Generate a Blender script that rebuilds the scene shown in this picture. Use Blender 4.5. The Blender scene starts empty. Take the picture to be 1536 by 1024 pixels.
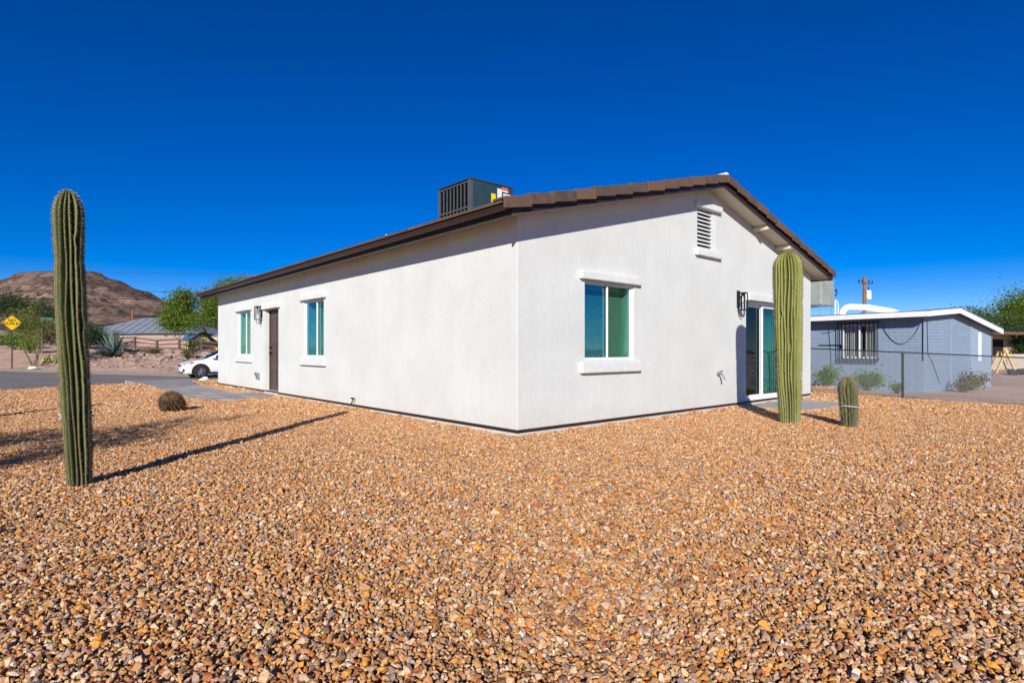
import bpy, bmesh, math, random
import numpy as np
from mathutils import Vector, Matrix, Euler, noise as mnoise
R = math.radians
random.seed(7); rng = np.random.default_rng(11)
S = bpy.context.scene
COL = S.collection

# ------------------------------------------------------------------ helpers
class MB:
    """collects shapes and links them as ONE mesh object"""
    def __init__(s): s.v = []; s.f = []; s.m = []; s.mi = 0; s.sm = []; s.smooth = False
    def add(s, vs, fs):
        n = len(s.v); s.v.extend([tuple(p) for p in vs])
        for f in fs:
            s.f.append([n + i for i in f]); s.m.append(s.mi); s.sm.append(s.smooth)
        return s
    def box(s, x0, x1, y0, y1, z0, z1, M=None):
        vs = [Vector((x, y, z)) for z in (z0, z1) for y in (y0, y1) for x in (x0, x1)]
        if M is not None: vs = [M @ p for p in vs]
        return s.add(vs, [(0,2,3,1),(4,5,7,6),(0,1,5,4),(2,6,7,3),(0,4,6,2),(1,3,7,5)])
    def pbox(s, P, u0, u1, d0, d1, z0, z1):
        vs = [P(u, d, z) for z in (z0, z1) for d in (d0, d1) for u in (u0, u1)]
        return s.add(vs, [(0,2,3,1),(4,5,7,6),(0,1,5,4),(2,6,7,3),(0,4,6,2),(1,3,7,5)])
    def tube(s, pts, rad, n=6, cap=True):
        pts = [Vector(p) for p in pts]
        if not hasattr(rad, '__len__'): rad = [rad] * len(pts)
        rings = []; up = None
        for i, p in enumerate(pts):
            t = (pts[min(i+1, len(pts)-1)] - pts[max(i-1, 0)])
            if t.length < 1e-9: t = Vector((0,0,1))
            t.normalize()
            if up is None:
                up = t.orthogonal().normalized()
            else:
                up = (up - t * up.dot(t))
                up = up.normalized() if up.length > 1e-6 else t.orthogonal().normalized()
            b = t.cross(up)
            rings.append([p + (up * math.cos(2*math.pi*k/n) + b * math.sin(2*math.pi*k/n)) * rad[i] for k in range(n)])
        vs = [q for r in rings for q in r]; fs = []
        for i in range(len(pts)-1):
            for k in range(n):
                a = i*n+k; c = i*n+(k+1) % n
                fs.append((a, c, c+n, a+n))
        if cap:
            fs.append(tuple(range(n-1, -1, -1))); fs.append(tuple((len(pts)-1)*n + k for k in range(n)))
        return s.add(vs, fs)
    def cyl(s, a, b, r, n=16): return s.tube([a, b], r, n)
    def prism(s, poly, ext):
        """poly: 3-D points in a plane, ext: vector"""
        n = len(poly); e = Vector(ext); vs = [Vector(p) for p in poly] + [Vector(p) + e for p in poly]
        return s.add(vs, [tuple(range(n))[::-1], tuple(range(n, 2*n))] + [(k, (k+1) % n, n+(k+1) % n, n+k) for k in range(n)])
    def loft(s, rings, closed=True, caps=True):
        n = len(rings[0]); vs = [q for r in rings for q in r]; fs = []
        for i in range(len(rings)-1):
            for k in range(n if closed else n-1):
                a = i*n+k; c = i*n+(k+1) % n; fs.append((a, c, c+n, a+n))
        if caps: fs += [tuple(range(n))[::-1], tuple((len(rings)-1)*n+k for k in range(n))]
        return s.add(vs, fs)
    def build(s, name, mats, parent=None, bevel=0, seg=2, recalc=True, smooth=None):
        me = bpy.data.meshes.new(name); me.from_pydata(s.v, [], s.f)
        if not isinstance(mats, (list, tuple)): mats = [mats]
        for m in mats: me.materials.append(m)
        if len(mats) > 1: me.polygons.foreach_set('material_index', s.m)
        me.polygons.foreach_set('use_smooth', [True]*len(s.f) if smooth else (s.sm if smooth is None else [False]*len(s.f)))
        if recalc:
            bm = bmesh.new(); bm.from_mesh(me); bmesh.ops.recalc_face_normals(bm, faces=bm.faces); bm.to_mesh(me); bm.free()
        me.update()
        o = bpy.data.objects.new(name, me); COL.objects.link(o)
        if parent: o.parent = parent
        if bevel:
            b = o.modifiers.new('bevel', 'BEVEL'); b.width = bevel; b.segments = seg; b.limit_method = 'ANGLE'; b.angle_limit = R(40)
        return o

def tag(o, label=None, cat=None, group=None, kind=None):
    if label: o['label'] = label
    if cat: o['category'] = cat
    if group: o['group'] = group
    if kind: o['kind'] = kind
    return o
def empty(name, loc, rz=0, label=None, cat=None, group=None):
    o = bpy.data.objects.new(name, None); COL.objects.link(o); o.empty_display_size = .2
    o.location = loc; o.rotation_euler = (0, 0, rz)
    return tag(o, label, cat, group)
def np_mesh(name, V, F, mat, parent=None, smooth=False):
    """V (n,3), F (m,k) numpy"""
    me = bpy.data.meshes.new(name); V = np.asarray(V, np.float32); F = np.asarray(F, np.int32)
    me.vertices.add(len(V)); me.vertices.foreach_set('co', V.ravel())
    k = F.shape[1]; me.loops.add(F.size); me.loops.foreach_set('vertex_index', F.ravel())
    me.polygons.add(len(F)); me.polygons.foreach_set('loop_start', np.arange(0, F.size, k, dtype=np.int32))
    try: me.polygons.foreach_set('loop_total', np.full(len(F), k, np.int32))
    except Exception: pass
    me.polygons.foreach_set('use_smooth', np.full(len(F), smooth))
    me.materials.append(mat); me.update(calc_edges=True); me.validate()
    o = bpy.data.objects.new(name, me); COL.objects.link(o)
    if parent: o.parent = parent
    return o

# ------------------------------------------------------------------ materials
class NT:
    def __init__(s, name):
        s.m = bpy.data.materials.new(name); s.m.use_nodes = True; s.t = s.m.node_tree; s.t.nodes.clear()
        s.out = s.t.nodes.new('ShaderNodeOutputMaterial')
    def n(s, typ, props=None, **inp):
        nd = s.t.nodes.new('ShaderNode' + typ)
        for k, v in (props or {}).items(): setattr(nd, k, v)
        for k, v in inp.items():
            key = k.replace('_', ' ')
            sock = nd.inputs[int(k[1:])] if k[0] == 'i' and k[1:].isdigit() else nd.inputs[key]
            if hasattr(v, 'is_output') or isinstance(v, bpy.types.NodeSocket): s.t.links.new(v, sock)
            else: sock.default_value = v
        return nd
    def ramp(s, fac, stops, interp='LINEAR'):
        nd = s.n('ValToRGB', Fac=fac); cr = nd.color_ramp; cr.interpolation = interp
        while len(cr.elements) < len(stops): cr.elements.new(1)
        while len(cr.elements) > len(stops): cr.elements.remove(cr.elements[-1])
        for e, (p, c) in zip(cr.elements, stops): e.position = p; e.color = (*c[:3], 1)
        return nd.outputs['Color']
    def mix(s, fac, a, b, mode='MIX'):
        nd = s.n('Mix', {'data_type': 'RGBA', 'blend_type': mode})
        for sock, v in ((nd.inputs[0], fac), (nd.inputs[6], a), (nd.inputs[7], b)):
            if isinstance(v, bpy.types.NodeSocket): s.t.links.new(v, sock)
            else: sock.default_value = (*v, 1) if hasattr(v, '__len__') and len(v) == 3 else v
        return nd.outputs[2]
    def math(s, op, a, b=0.0):
        nd = s.n('Math', {'operation': op})
        for sock, v in ((nd.inputs[0], a), (nd.inputs[1], b)):
            if isinstance(v, bpy.types.NodeSocket): s.t.links.new(v, sock)
            else: sock.default_value = v
        return nd.outputs[0]
    def coord(s, which='Object'): return s.n('TexCoord').outputs[which]
    def noise(s, scale, detail=4, rough=.55, vec=None, which='Object'):
        return s.n('TexNoise', Vector=vec if vec is not None else s.coord(which), Scale=scale, Detail=detail, Roughness=rough)
    def bump(s, h, strength=.3, dist=.01, nrm=None):
        nd = s.n('Bump', Strength=strength, Distance=dist, Height=h)
        if nrm is not None: s.t.links.new(nrm, nd.inputs['Normal'])
        return nd.outputs['Normal']
    def pbr(s, col, rough=.7, nrm=None, metal=0., spec=.5, **kw):
        nd = s.n('BsdfPrincipled')
        for key, v in (('Base Color', col), ('Roughness', rough), ('Metallic', metal), ('Specular IOR Level', spec)):
            if isinstance(v, bpy.types.NodeSocket): s.t.links.new(v, nd.inputs[key])
            else: nd.inputs[key].default_value = (*v, 1) if hasattr(v, '__len__') and len(v) == 3 else v
        for k, v in kw.items(): nd.inputs[k].default_value = v
        if nrm is not None: s.t.links.new(nrm, nd.inputs['Normal'])
        return nd.outputs[0]
    def done(s, sh): s.t.links.new(sh, s.out.inputs['Surface']); return s.m

def plain(name, c, rough=.6, metal=0., var=.12, scale=6., bump=0., bscale=60., spec=.4):
    t = NT(name); nz = t.noise(scale, 5)
    col = t.ramp(nz.outputs['Fac'], [(.3, [x*(1-var) for x in c]), (.7, [min(1, x*(1+var)) for x in c])])
    nrm = t.bump(t.noise(bscale, 3).outputs['Fac'], bump, .01) if bump else None
    return t.done(t.pbr(col, rough, nrm, metal, spec))

def m_stucco(name, c, bump=.55):
    t = NT(name)
    a = t.noise(1.3, 6, .6).outputs['Fac']; b = t.noise(9, 5, .6).outputs['Fac']; f = t.noise(48, 5, .7)
    c2 = [x*.90 for x in c]
    col = t.ramp(a, [(.3, c2), (.62, c)])
    col = t.mix(t.math('MULTIPLY', b, .16), col, [c[0]*.80, c[1]*.78, c[2]*.75])
    col = t.mix(t.ramp(t.noise(26, 6, .75).outputs['Fac'], [(.52, (0,0,0)), (.70, (.30,.30,.30))]), col, [x*.72 for x in c])
    mp = t.n('Mapping', Vector=t.coord('Object'), Scale=(7, 7, .5)).outputs[0]
    col = t.mix(t.ramp(t.noise(1., 5, .65, mp).outputs['Fac'], [(.50, (0,0,0)), (.75, (.35,.35,.35))]), col, [x*.86 for x in c])   # faint wash streaks
    # rain-splash dirt of irregular outline on the lowest hand's breadth of the render coat
    z = t.n('SeparateXYZ', Vector=t.coord('Object')).outputs['Z']
    k = t.math('SUBTRACT', t.math('ADD', t.math('MULTIPLY', t.noise(2.2, 5, .7).outputs['Fac'], .9), -.12), z)
    st = t.n('MapRange', Value=k, i1=0., i2=.45, i3=0., i4=.42).outputs[0]
    col = t.mix(st, col, [.62, .50, .38])
    h = t.math('ADD', f.outputs['Fac'], t.math('MULTIPLY', t.noise(300, 2).outputs['Fac'], .4))
    n1 = t.bump(b, .10, .05); nrm = t.bump(h, bump, .012, n1)
    return t.done(t.pbr(col, .9, nrm, spec=.2))

M = {}
M['stucco'] = m_stucco('stucco', (.70, .722, .69))
M['trim'] = plain('trim_stucco', (.68, .695, .67), .85, var=.06, scale=9, bump=.35, bscale=90, spec=.2)
M['soffit'] = plain('soffit_paint', (.62, .55, .44), .8, var=.06, bump=.1)
M['coil'] = plain('coil_black', (.004, .004, .004), 1., spec=0.)
M['vinyl'] = plain('white_vinyl', (.85, .85, .85), .35, var=.03)
M['concrete'] = plain('concrete', (.60, .55, .49), .9, var=.14, scale=14, bump=.4, bscale=70, spec=.2)
M['padgrey'] = plain('grey_concrete', (.42, .39, .365), .88, var=.2, scale=9, bump=.4, bscale=70, spec=.2)
M['fascia'] = plain('brown_paint', (.034, .019, .018), .5, var=.15)
M['gutter'] = plain('brown_gutter', (.052, .029, .028), .35, var=.1)
M['dark'] = plain('dark_void', (.012, .010, .010), .9)
M['black'] = plain('black_metal', (.014, .014, .015), .4, metal=.3)
M['blackrub'] = plain('rubber', (.02, .02, .021), .8)
M['door'] = plain('brown_door', (.085, .052, .048), .45, var=.1)
M['blind'] = plain('blind_white', (.72, .72, .68), .6, var=.03)
M['bulb'] = plain('frosted_bulb', (.85, .84, .8), .2)
M['steel'] = plain('galvanised', (.36, .38, .40), .45, metal=.7, var=.2, scale=30)
M['fencepost'] = plain('fence_steel', (.045, .05, .055), .55, metal=.3, var=.25)
M['acgreen'] = plain('dark_cabinet', (.026, .055, .066), .5, var=.12, scale=4)
M['acgrille'] = plain('grille_metal', (.11, .12, .125), .45, metal=.3)
M['white'] = plain('white_paint', (.80, .80, .79), .5, var=.05)
M['sticker_white'] = plain('sticker_white', (.75, .74, .78), .4, var=.05)
M['sticker_yellow'] = plain('sticker_yellow', (.80, .62, .02), .4, var=.05)
M['sticker_red'] = plain('sticker_red', (.75, .12, .08), .4)
M['mortar'] = plain('mortar', (.66, .62, .56), .9, var=.1)
M['rust'] = plain('rust', (.16, .07, .03), .9, var=.35, scale=12)

def m_tile():
    t = NT('concrete_roof_tile')
    g = t.n('NewGeometry').outputs['Random Per Island']
    col = t.ramp(g, [(0, (.085,.062,.050)), (.25, (.13,.085,.062)), (.5, (.10,.076,.064)), (.75, (.20,.105,.064)), (1, (.075,.060,.052))])
    nz = t.noise(11, 5, .65).outputs['Fac']
    col = t.mix(t.ramp(nz, [(.45, (0,0,0)), (.75, (.7,.7,.7))]), col, (.24,.125,.07))
    col = t.mix(t.math('MULTIPLY', t.noise(60, 3).outputs['Fac'], .5), col, (.06,.045,.04))
    return t.done(t.pbr(col, .85, t.bump(t.noise(90, 3).outputs['Fac'], .5, .008), spec=.25))
M['tile'] = m_tile()

def m_glass(name, tint, refl=.22, gcol=(.75,.88,1.)):
    t = NT(name)
    tr = t.n('BsdfTransparent', Color=(*tint, 1)).outputs[0]
    nrm = t.bump(t.noise(1.6, 2).outputs['Fac'], .08, .05)
    gl = t.n('BsdfGlossy', Color=(*gcol, 1), Roughness=.015, Normal=nrm).outputs[0]
    lw = t.n('LayerWeight', Blend=.25).outputs['Fresnel']
    fac = t.math('ADD', t.math('MULTIPLY', lw, .30), refl)
    mx = t.n('MixShader', Fac=fac); t.t.links.new(tr, mx.inputs[1]); t.t.links.new(gl, mx.inputs[2])
    return t.done(mx.outputs[0])
M['glass_dark'] = m_glass('screened_glass', (.10, .135, .13), .05)
M['glass'] = m_glass('green_tint_glass', (.62, .82, .735), .04)
M['glass_teal'] = m_glass('teal_glass', (.46, .82, .76), .03)
M['glass_sky_tint'] = m_glass('sky_tinted_glass', (.40, .74, .78), .07)  # blue of the reflected sky put into the pane tint
M['glass_clear'] = m_glass('lamp_glass', (.92, .94, .95), .03)
M['carglass'] = m_glass('car_glass', (.06, .07, .07), .25)

def m_block(name, c, bw=.40, bh=.10, mortar_d=.5, flat=False):
    t = NT(name); p = t.n('SeparateXYZ', Vector=t.coord('Object'))
    v = t.coord('Object') if flat else t.n('CombineXYZ', X=t.math('ADD', p.outputs['X'], p.outputs['Y']), Y=p.outputs['Z']).outputs[0]
    br = t.n('TexBrick', Vector=v, Color1=(*c, 1), Color2=(*[x*.90 for x in c], 1), Mortar=(*[x*.62 for x in c], 1), Scale=1., Mortar_Size=.008, Mortar_Smooth=.6, Brick_Width=bw, Row_Height=bh)
    nz = t.noise(2.5, 5).outputs['Fac']
    col = t.mix(t.math('MULTIPLY', nz, .3), br.outputs['Color'], [x*.75 for x in c])
    n1 = t.bump(br.outputs['Fac'], mortar_d, .012); t.t.nodes[-1].invert = True
    nrm = t.bump(t.noise(35, 4).outputs['Fac'], .4, .012, n1)
    return t.done(t.pbr(col, .8, nrm, spec=.25))
M['block_blue'] = m_block('blue_grey_block', (.255, .335, .44))
M['paint_blue'] = plain('blue_grey_panel', (.28, .365, .465), .7, var=.06)
def m_paver():
    t = NT('paver_path'); v = t.coord('Object')
    br = t.n('TexBrick', Vector=v, Color1=(.56, .50, .45, 1), Color2=(.28, .27, .27, 1), Mortar=(.15, .13, .11, 1), Scale=1., Mortar_Size=.012, Mortar_Smooth=.3, Brick_Width=.36, Row_Height=.24)
    col = t.mix(t.math('MULTIPLY', t.noise(5, 5).outputs['Fac'], .4), br.outputs['Color'], (.30, .27, .25))
    return t.done(t.pbr(col, .85, t.bump(t.noise(40, 4).outputs['Fac'], .5, .01), spec=.2))
M['paver'] = m_paver()
M['paver_block'] = m_block('grey_paver', (.47, .43, .40), .3, .16, .8, True)

def m_soil(name, stops, sc=3., fine=40., bump=.6):
    t = NT(name); v = t.coord('Object')
    col = t.ramp(t.noise(sc, 7, .62, v).outputs['Fac'], stops)
    pb = t.n('TexVoronoi', Vector=v, Scale=fine)
    col = t.mix(t.ramp(t.n('SeparateColor', Color=pb.outputs['Color']).outputs[0], [(.72, (0,0,0)), (.78, (.55,.55,.55))]), col, (.62,.48,.38))
    h = t.math('ADD', t.noise(fine*.5, 5).outputs['Fac'], t.math('MULTIPLY', pb.outputs['Distance'], -.6))
    return t.done(t.pbr(col, .95, t.bump(h, bump, .03), spec=.15))
M['dirt'] = m_soil('desert_dirt', [(.3, (.40,.235,.155)), (.5, (.52,.335,.235)), (.7, (.60,.42,.31))], .8, 14)
M['bed'] = m_soil('gravel_bed_soil', [(.3, (.19,.095,.048)), (.7, (.28,.15,.07))], 4, 55, 1.)
M['shoulder'] = m_soil('pale_shoulder', [(.3, (.36,.29,.21)), (.7, (.46,.38,.29))], 1.2, 20, .3)
def m_asphalt():
    t = NT('asphalt')
    col = t.ramp(t.noise(.5, 6, .6).outputs['Fac'], [(.3, (.215,.185,.16)), (.7, (.30,.26,.225))])
    col = t.mix(t.math('MULTIPLY', t.noise(160, 2).outputs['Fac'], .4), col, (.17,.16,.15))
    return t.done(t.pbr(col, .9, t.bump(t.noise(120, 3).outputs['Fac'], .5, .01), spec=.3))
M['asphalt'] = m_asphalt()

def m_stone():
    t = NT('crushed_stone')
    a = t.n('Attribute', {'attribute_type': 'INSTANCER', 'attribute_name': 'tone'}).outputs['Fac']
    b = t.n('ObjectInfo').outputs['Random']
    stops = [(0, (.66,.325,.12)), (.11, (.82,.53,.30)), (.22, (.54,.20,.05)), (.31, (.80,.56,.40)), (.41, (.57,.28,.10)), (.50, (.42,.28,.235)),
             (.56, (.66,.36,.16)), (.64, (.80,.34,.045)), (.70, (.155,.075,.05)), (.765, (.46,.34,.29)), (.83, (.84,.72,.58)), (.862, (.44,.12,.035)), (.93, (.27,.21,.20)), (.965, (.70,.55,.30))]
    tn = t.math('FRACT', t.math('ADD', a, t.math('MULTIPLY', t.noise(1.1, 3, .6, t.n('NewGeometry').outputs['Position']).outputs['Fac'], .25)))
    col = t.ramp(tn, stops, 'CONSTANT')
    nz = t.noise(2.2, 5, .6).outputs['Fac']
    col = t.mix(t.ramp(nz, [(.42, (0,0,0)), (.68, (.4,.4,.4))]), col, (.64,.42,.24))
    col = t.mix(t.math('MULTIPLY', b, .3), col, (.38,.18,.065)); col = t.mix(1., col, (1., .985, .91), 'MULTIPLY')
    return t.done(t.pbr(col, .75, t.bump(t.noise(7, 4).outputs['Fac'], .35, .15), spec=.3))
M['stone'] = m_stone()

def m_leaf(name, c1, c2, c3=None, tr=.35):
    t = NT(name); g = t.n('NewGeometry').outputs['Random Per Island']
    col = t.ramp(g, [(0, c1), (.6, c2), (1, c3 or c2)])
    cl = t.noise(1.1, 3).outputs['Fac']
    col = t.mix(t.ramp(cl, [(.4, (0,0,0)), (.7, (.6,.6,.6))]), col, c3 or c1)
    d = t.pbr(col, .6, spec=.25); tl = t.n('BsdfTranslucent', Color=(1,1,1,1)); t.t.links.new(col, tl.inputs[0])
    mx = t.n('MixShader', Fac=tr); t.t.links.new(d, mx.inputs[1]); t.t.links.new(tl.outputs[0], mx.inputs[2])
    return t.done(mx.outputs[0])
M['leaf_mesquite'] = m_leaf('mesquite_leaf', (.13,.20,.025), (.21,.29,.04), (.085,.14,.022))
M['leaf_palo'] = m_leaf('paloverde_leaf', (.20,.23,.045), (.15,.20,.03), (.25,.22,.075))
M['leaf_right'] = m_leaf('acacia_leaf', (.075,.125,.02), (.13,.19,.03), (.05,.09,.018))
M['leaf_bright'] = m_leaf('bright_leaf', (.13,.24,.02), (.20,.30,.03), (.10,.18,.02))
M['leaf_dark'] = m_leaf('dark_leaf', (.03,.065,.022), (.05,.095,.025), (.022,.05,.02))
M['leaf_dry'] = m_leaf('dry_leaf', (.25,.18,.08), (.19,.15,.055), (.13,.13,.03))
M['leaf_weed'] = m_leaf('weed_leaf', (.13,.24,.04), (.19,.29,.05), (.09,.18,.035))
M['leaf_red'] = m_leaf('red_bloom', (.35,.015,.03), (.45,.03,.05))
M['bark'] = plain('bark', (.085,.062,.048), .9, var=.35, scale=8, bump=.5)
M['bark_green'] = plain('green_bark', (.20,.17,.07), .85, var=.3, scale=6, bump=.3)

def m_cactus(name, c, crest, var=.25):
    t = NT(name); nz = t.noise(5, 5, .6).outputs['Fac']
    at = t.n('Attribute', {'attribute_name': 'rib'}).outputs['Fac']
    col = t.ramp(nz, [(.3, [x*(1-var) for x in c]), (.7, [x*(1+var) for x in c])])
    col = t.mix(t.ramp(at, [(.72, (0,0,0)), (.97, (.75,.75,.75))]), col, crest)   # waxy tan line of areoles on each rib's crest
    hi = t.n('Attribute', {'attribute_name': 'hgt'}).outputs['Fac']
    sc = t.math('MULTIPLY', t.ramp(hi, [(.0, (1,1,1)), (.16, (0,0,0))]), t.math('GREATER_THAN', t.noise(9, 5, .7).outputs['Fac'], .56))
    col = t.mix(t.math('MULTIPLY', sc, .6), col, (.16,.13,.075))                     # corky bark on the foot
    return t.done(t.pbr(col, .55, t.bump(t.noise(60, 3).outputs['Fac'], .2, .01), spec=.35))
M['sag_dark'] = m_cactus('saguaro_skin', (.058,.085,.019), (.23,.215,.085))
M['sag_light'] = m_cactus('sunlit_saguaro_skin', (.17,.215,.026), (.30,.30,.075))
M['sag_small'] = m_cactus('young_saguaro_skin', (.10,.13,.030), (.20,.18,.09))
M['barrel'] = m_cactus('barrel_skin', (.12,.095,.035), (.26,.17,.09))
M['spine'] = plain('pale_spine', (.40,.34,.22), .6, var=.3, scale=3)
M['spine_grey'] = plain('grey_spine', (.30,.245,.20), .6, var=.3, scale=3)
M['spine_dark'] = plain('brown_spine', (.11,.066,.038), .6, var=.35, scale=3)
M['spine_red'] = plain('red_brown_spine', (.24,.115,.055), .6, var=.35, scale=3)
M['scar'] = plain('white_scar', (.62,.60,.55), .8)
M['agave'] = plain('agave_leaf', (.135,.20,.165), .5, var=.25, scale=3)
M['agave_dry'] = plain('agave_dry', (.24,.19,.10), .8, var=.3)
M['pear'] = plain('prickly_pear_pad', (.28,.30,.08), .6, var=.2, scale=5)
M['wood'] = plain('weathered_wood', (.135,.088,.072), .9, var=.3, scale=5, bump=.4)
M['woodpole'] = plain('pole_wood', (.25,.12,.062), .9, var=.25, scale=3)
M['pinkblock'] = m_block('pink_block', (.42,.29,.24), .4, .2)
M['beigeblock'] = plain('beige_wall', (.50,.42,.34), .85, var=.12)
M['salmon'] = plain('salmon_wall', (.55,.19,.14), .85)
M['orange'] = plain('ochre_wall', (.62,.34,.12), .85, var=.1)
M['greyblue'] = plain('grey_blue_wall', (.24,.27,.33), .85)
M['tan'] = plain('tan_wall', (.50,.40,.26), .85)
M['metalroof'] = plain('metal_roof', (.30,.33,.365), .45, metal=.25, var=.08, scale=2)
M['whiteroof'] = plain('white_coating', (.82,.82,.82), .6, var=.05)
M['eave_dark'] = plain('eave_board', (.05,.04,.035), .8)
M['yellow'] = plain('sign_yellow', (.80,.50,.0), .4, var=.03)
M['signgreen'] = plain('sign_green', (.0,.17,.12), .4)
M['ywood'] = plain('yellow_wood', (.60,.46,.17), .8, var=.2)
M['carpaint'] = plain('white_car_paint', (.78,.79,.81), .18, var=.02)
M['rim'] = plain('alloy_rim', (.45,.46,.48), .3, metal=.8)
M['lampred'] = plain('lamp_amber', (.42,.10,.06), .2)
M['chrome'] = plain('lamp_chrome', (.30,.31,.33), .15, metal=.6)
M['curtain'] = plain('curtain', (.62,.60,.53), .9, var=.15, scale=14)
M['ductwhite'] = plain('duct_white', (.80,.80,.80), .5, var=.04)
M['coolergrey'] = plain('cooler_grey', (.30,.33,.29), .6, var=.15, scale=3)
M['rock'] = plain('rock', (.34,.245,.20), .95, var=.4, scale=1.5, bump=.6, bscale=9)
M['whiterock'] = plain('white_stone', (.72,.70,.68), .9, var=.1, bump=.4, bscale=20)
M['bluetarp'] = plain('blue_tarp', (.03,.16,.30), .6)

# ------------------------------------------------------------------ terrain
YARD = np.array([(-16.5,-4),(-15.2,6),(-14.3,12),(-13.7,15.2),(-13.1,17.4),(-12.4,18.7),(-11.8,19.9),(-9.5,23),(-4,26),(6,26),(8.6,20),(9.25,16.8),(8.75,13.1),(9.9,11.25),(13,8.6),(17,5),(17,-4)], float)
def poly_dist(X, Y, P):
    """signed distance: negative inside"""
    X = np.asarray(X, float); Y = np.asarray(Y, float); d = np.full(X.shape, 1e9); ins = np.zeros(X.shape, bool)
    for i in range(len(P)):
        ax, ay = P[i]; bx, by = P[(i+1) % len(P)]
        ex, ey = bx-ax, by-ay; t = np.clip(((X-ax)*ex + (Y-ay)*ey) / (ex*ex+ey*ey), 0, 1)
        d = np.minimum(d, np.hypot(X-ax-t*ex, Y-ay-t*ey))
        c = ((ay > Y) != (by > Y)); ins ^= c & (X < ax + ex * (Y-ay) / (ey if ey != 0 else 1e-9))
    return np.where(ins, -d, d)
def sstep(a, b, x):
    t = np.clip((x-a)/(b-a), 0, 1); return t*t*(3-2*t)
def wob(X, Y, s):
    return (np.sin(X*s*1.3+1.7)*np.cos(Y*s*1.1+.4)+.6*np.sin(X*s*2.7+Y*s*1.9+2.)+.4*np.cos(X*s*4.1-Y*s*5.3))
def terrain(X, Y):
    X = np.asarray(X, float); Y = np.asarray(Y, float)
    d = poly_dist(X, Y, YARD)
    zl = -.45 + .33*np.clip((-X-19)/11, 0, 1.5)
    left = zl*sstep(0, 3, d)
    bank = .11*np.clip(Y-33.9, 0, 13) + .012*np.clip(Y-46.9, 0, 200)
    left = left + bank + np.where((Y > 35.2), .05*wob(X, Y, 1.3)*sstep(35.2, 37, Y)*(1-sstep(60, 90, Y)), 0)
    right = -.24*sstep(0, 3.5, d)*(1-sstep(21, 32, Y)) + .05*sstep(24, 34, Y) + .02*wob(X, Y, 2.1)*sstep(.3, 2, d)
    w = sstep(-3, 3, X)
    return left*(1-w) + right*w - .06
def T1(x, y): return float(terrain(np.array([x]), np.array([y]))[0])
def axis(lo, hi, dlo, dhi, step, far):
    mid = list(np.arange(dlo, dhi+1e-6, step)); a = []; s = step; p = dlo
    while p > -far: s *= 1.28; p -= s; a.append(p)
    b = []; s = step; p = dhi
    while p < far: s *= 1.28; p += s; b.append(p)
    return np.array(a[::-1] + mid + b)
XS = axis(0, 0, -50, 34, .5, 4000); YS = axis(0, 0, -8, 62, .5, 4000)
def grid_mesh(name, xs, ys, zoff, keep, mat):
    X, Y = np.meshgrid(xs, ys); Z = terrain(X, Y) + zoff
    V = np.stack([X.ravel(), Y.ravel(), Z.ravel()], 1); nx = len(xs); ny = len(ys)
    i, j = np.meshgrid(np.arange(nx-1), np.arange(ny-1)); a = (j*nx+i).ravel()
    F = np.stack([a, a+1, a+1+nx, a+nx], 1)
    if keep is not None:
        k = keep(X, Y).ravel(); F = F[k[F].all(1)]
        used = np.unique(F); mp = -np.ones(len(V), int); mp[used] = np.arange(len(used)); V = V[used]; F = mp[F]
    return np_mesh(name, V, F, mat, smooth=True)
tag(grid_mesh('ground', XS, YS, 0, None, M['dirt']), kind='structure')
xr = XS[(XS > -120) & (XS < 3.1)]; yr = YS[(YS > -9) & (YS < 33.6)]
tag(grid_mesh('road', xr, yr, .02, lambda X, Y: (poly_dist(X, Y, YARD) > -1.5), M['asphalt']), kind='structure')
ysb = np.array([33.3, 33.7, 34.1, 34.5, 34.8])
X, Y = np.meshgrid(xr, ysb); off = np.array([.02, .06, .06, .05, .0])
V = np.stack([X.ravel(), Y.ravel(), (terrain(X, Y)+off[:, None]).ravel()], 1); nx = len(xr)
i, j = np.meshgrid(np.arange(nx-1), np.arange(4)); a = (j*nx+i).ravel()
tag(np_mesh('road_shoulder', V, np.stack([a, a+1, a+1+nx, a+nx], 1), M['shoulder'], smooth=True), kind='structure')
mb = MB(); n = len(YARD); mb.prism([(x, y, -.6) for x, y in YARD], (0, 0, .57)); tag(mb.build('gravel_bed', M['bed']), kind='structure')

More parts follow.
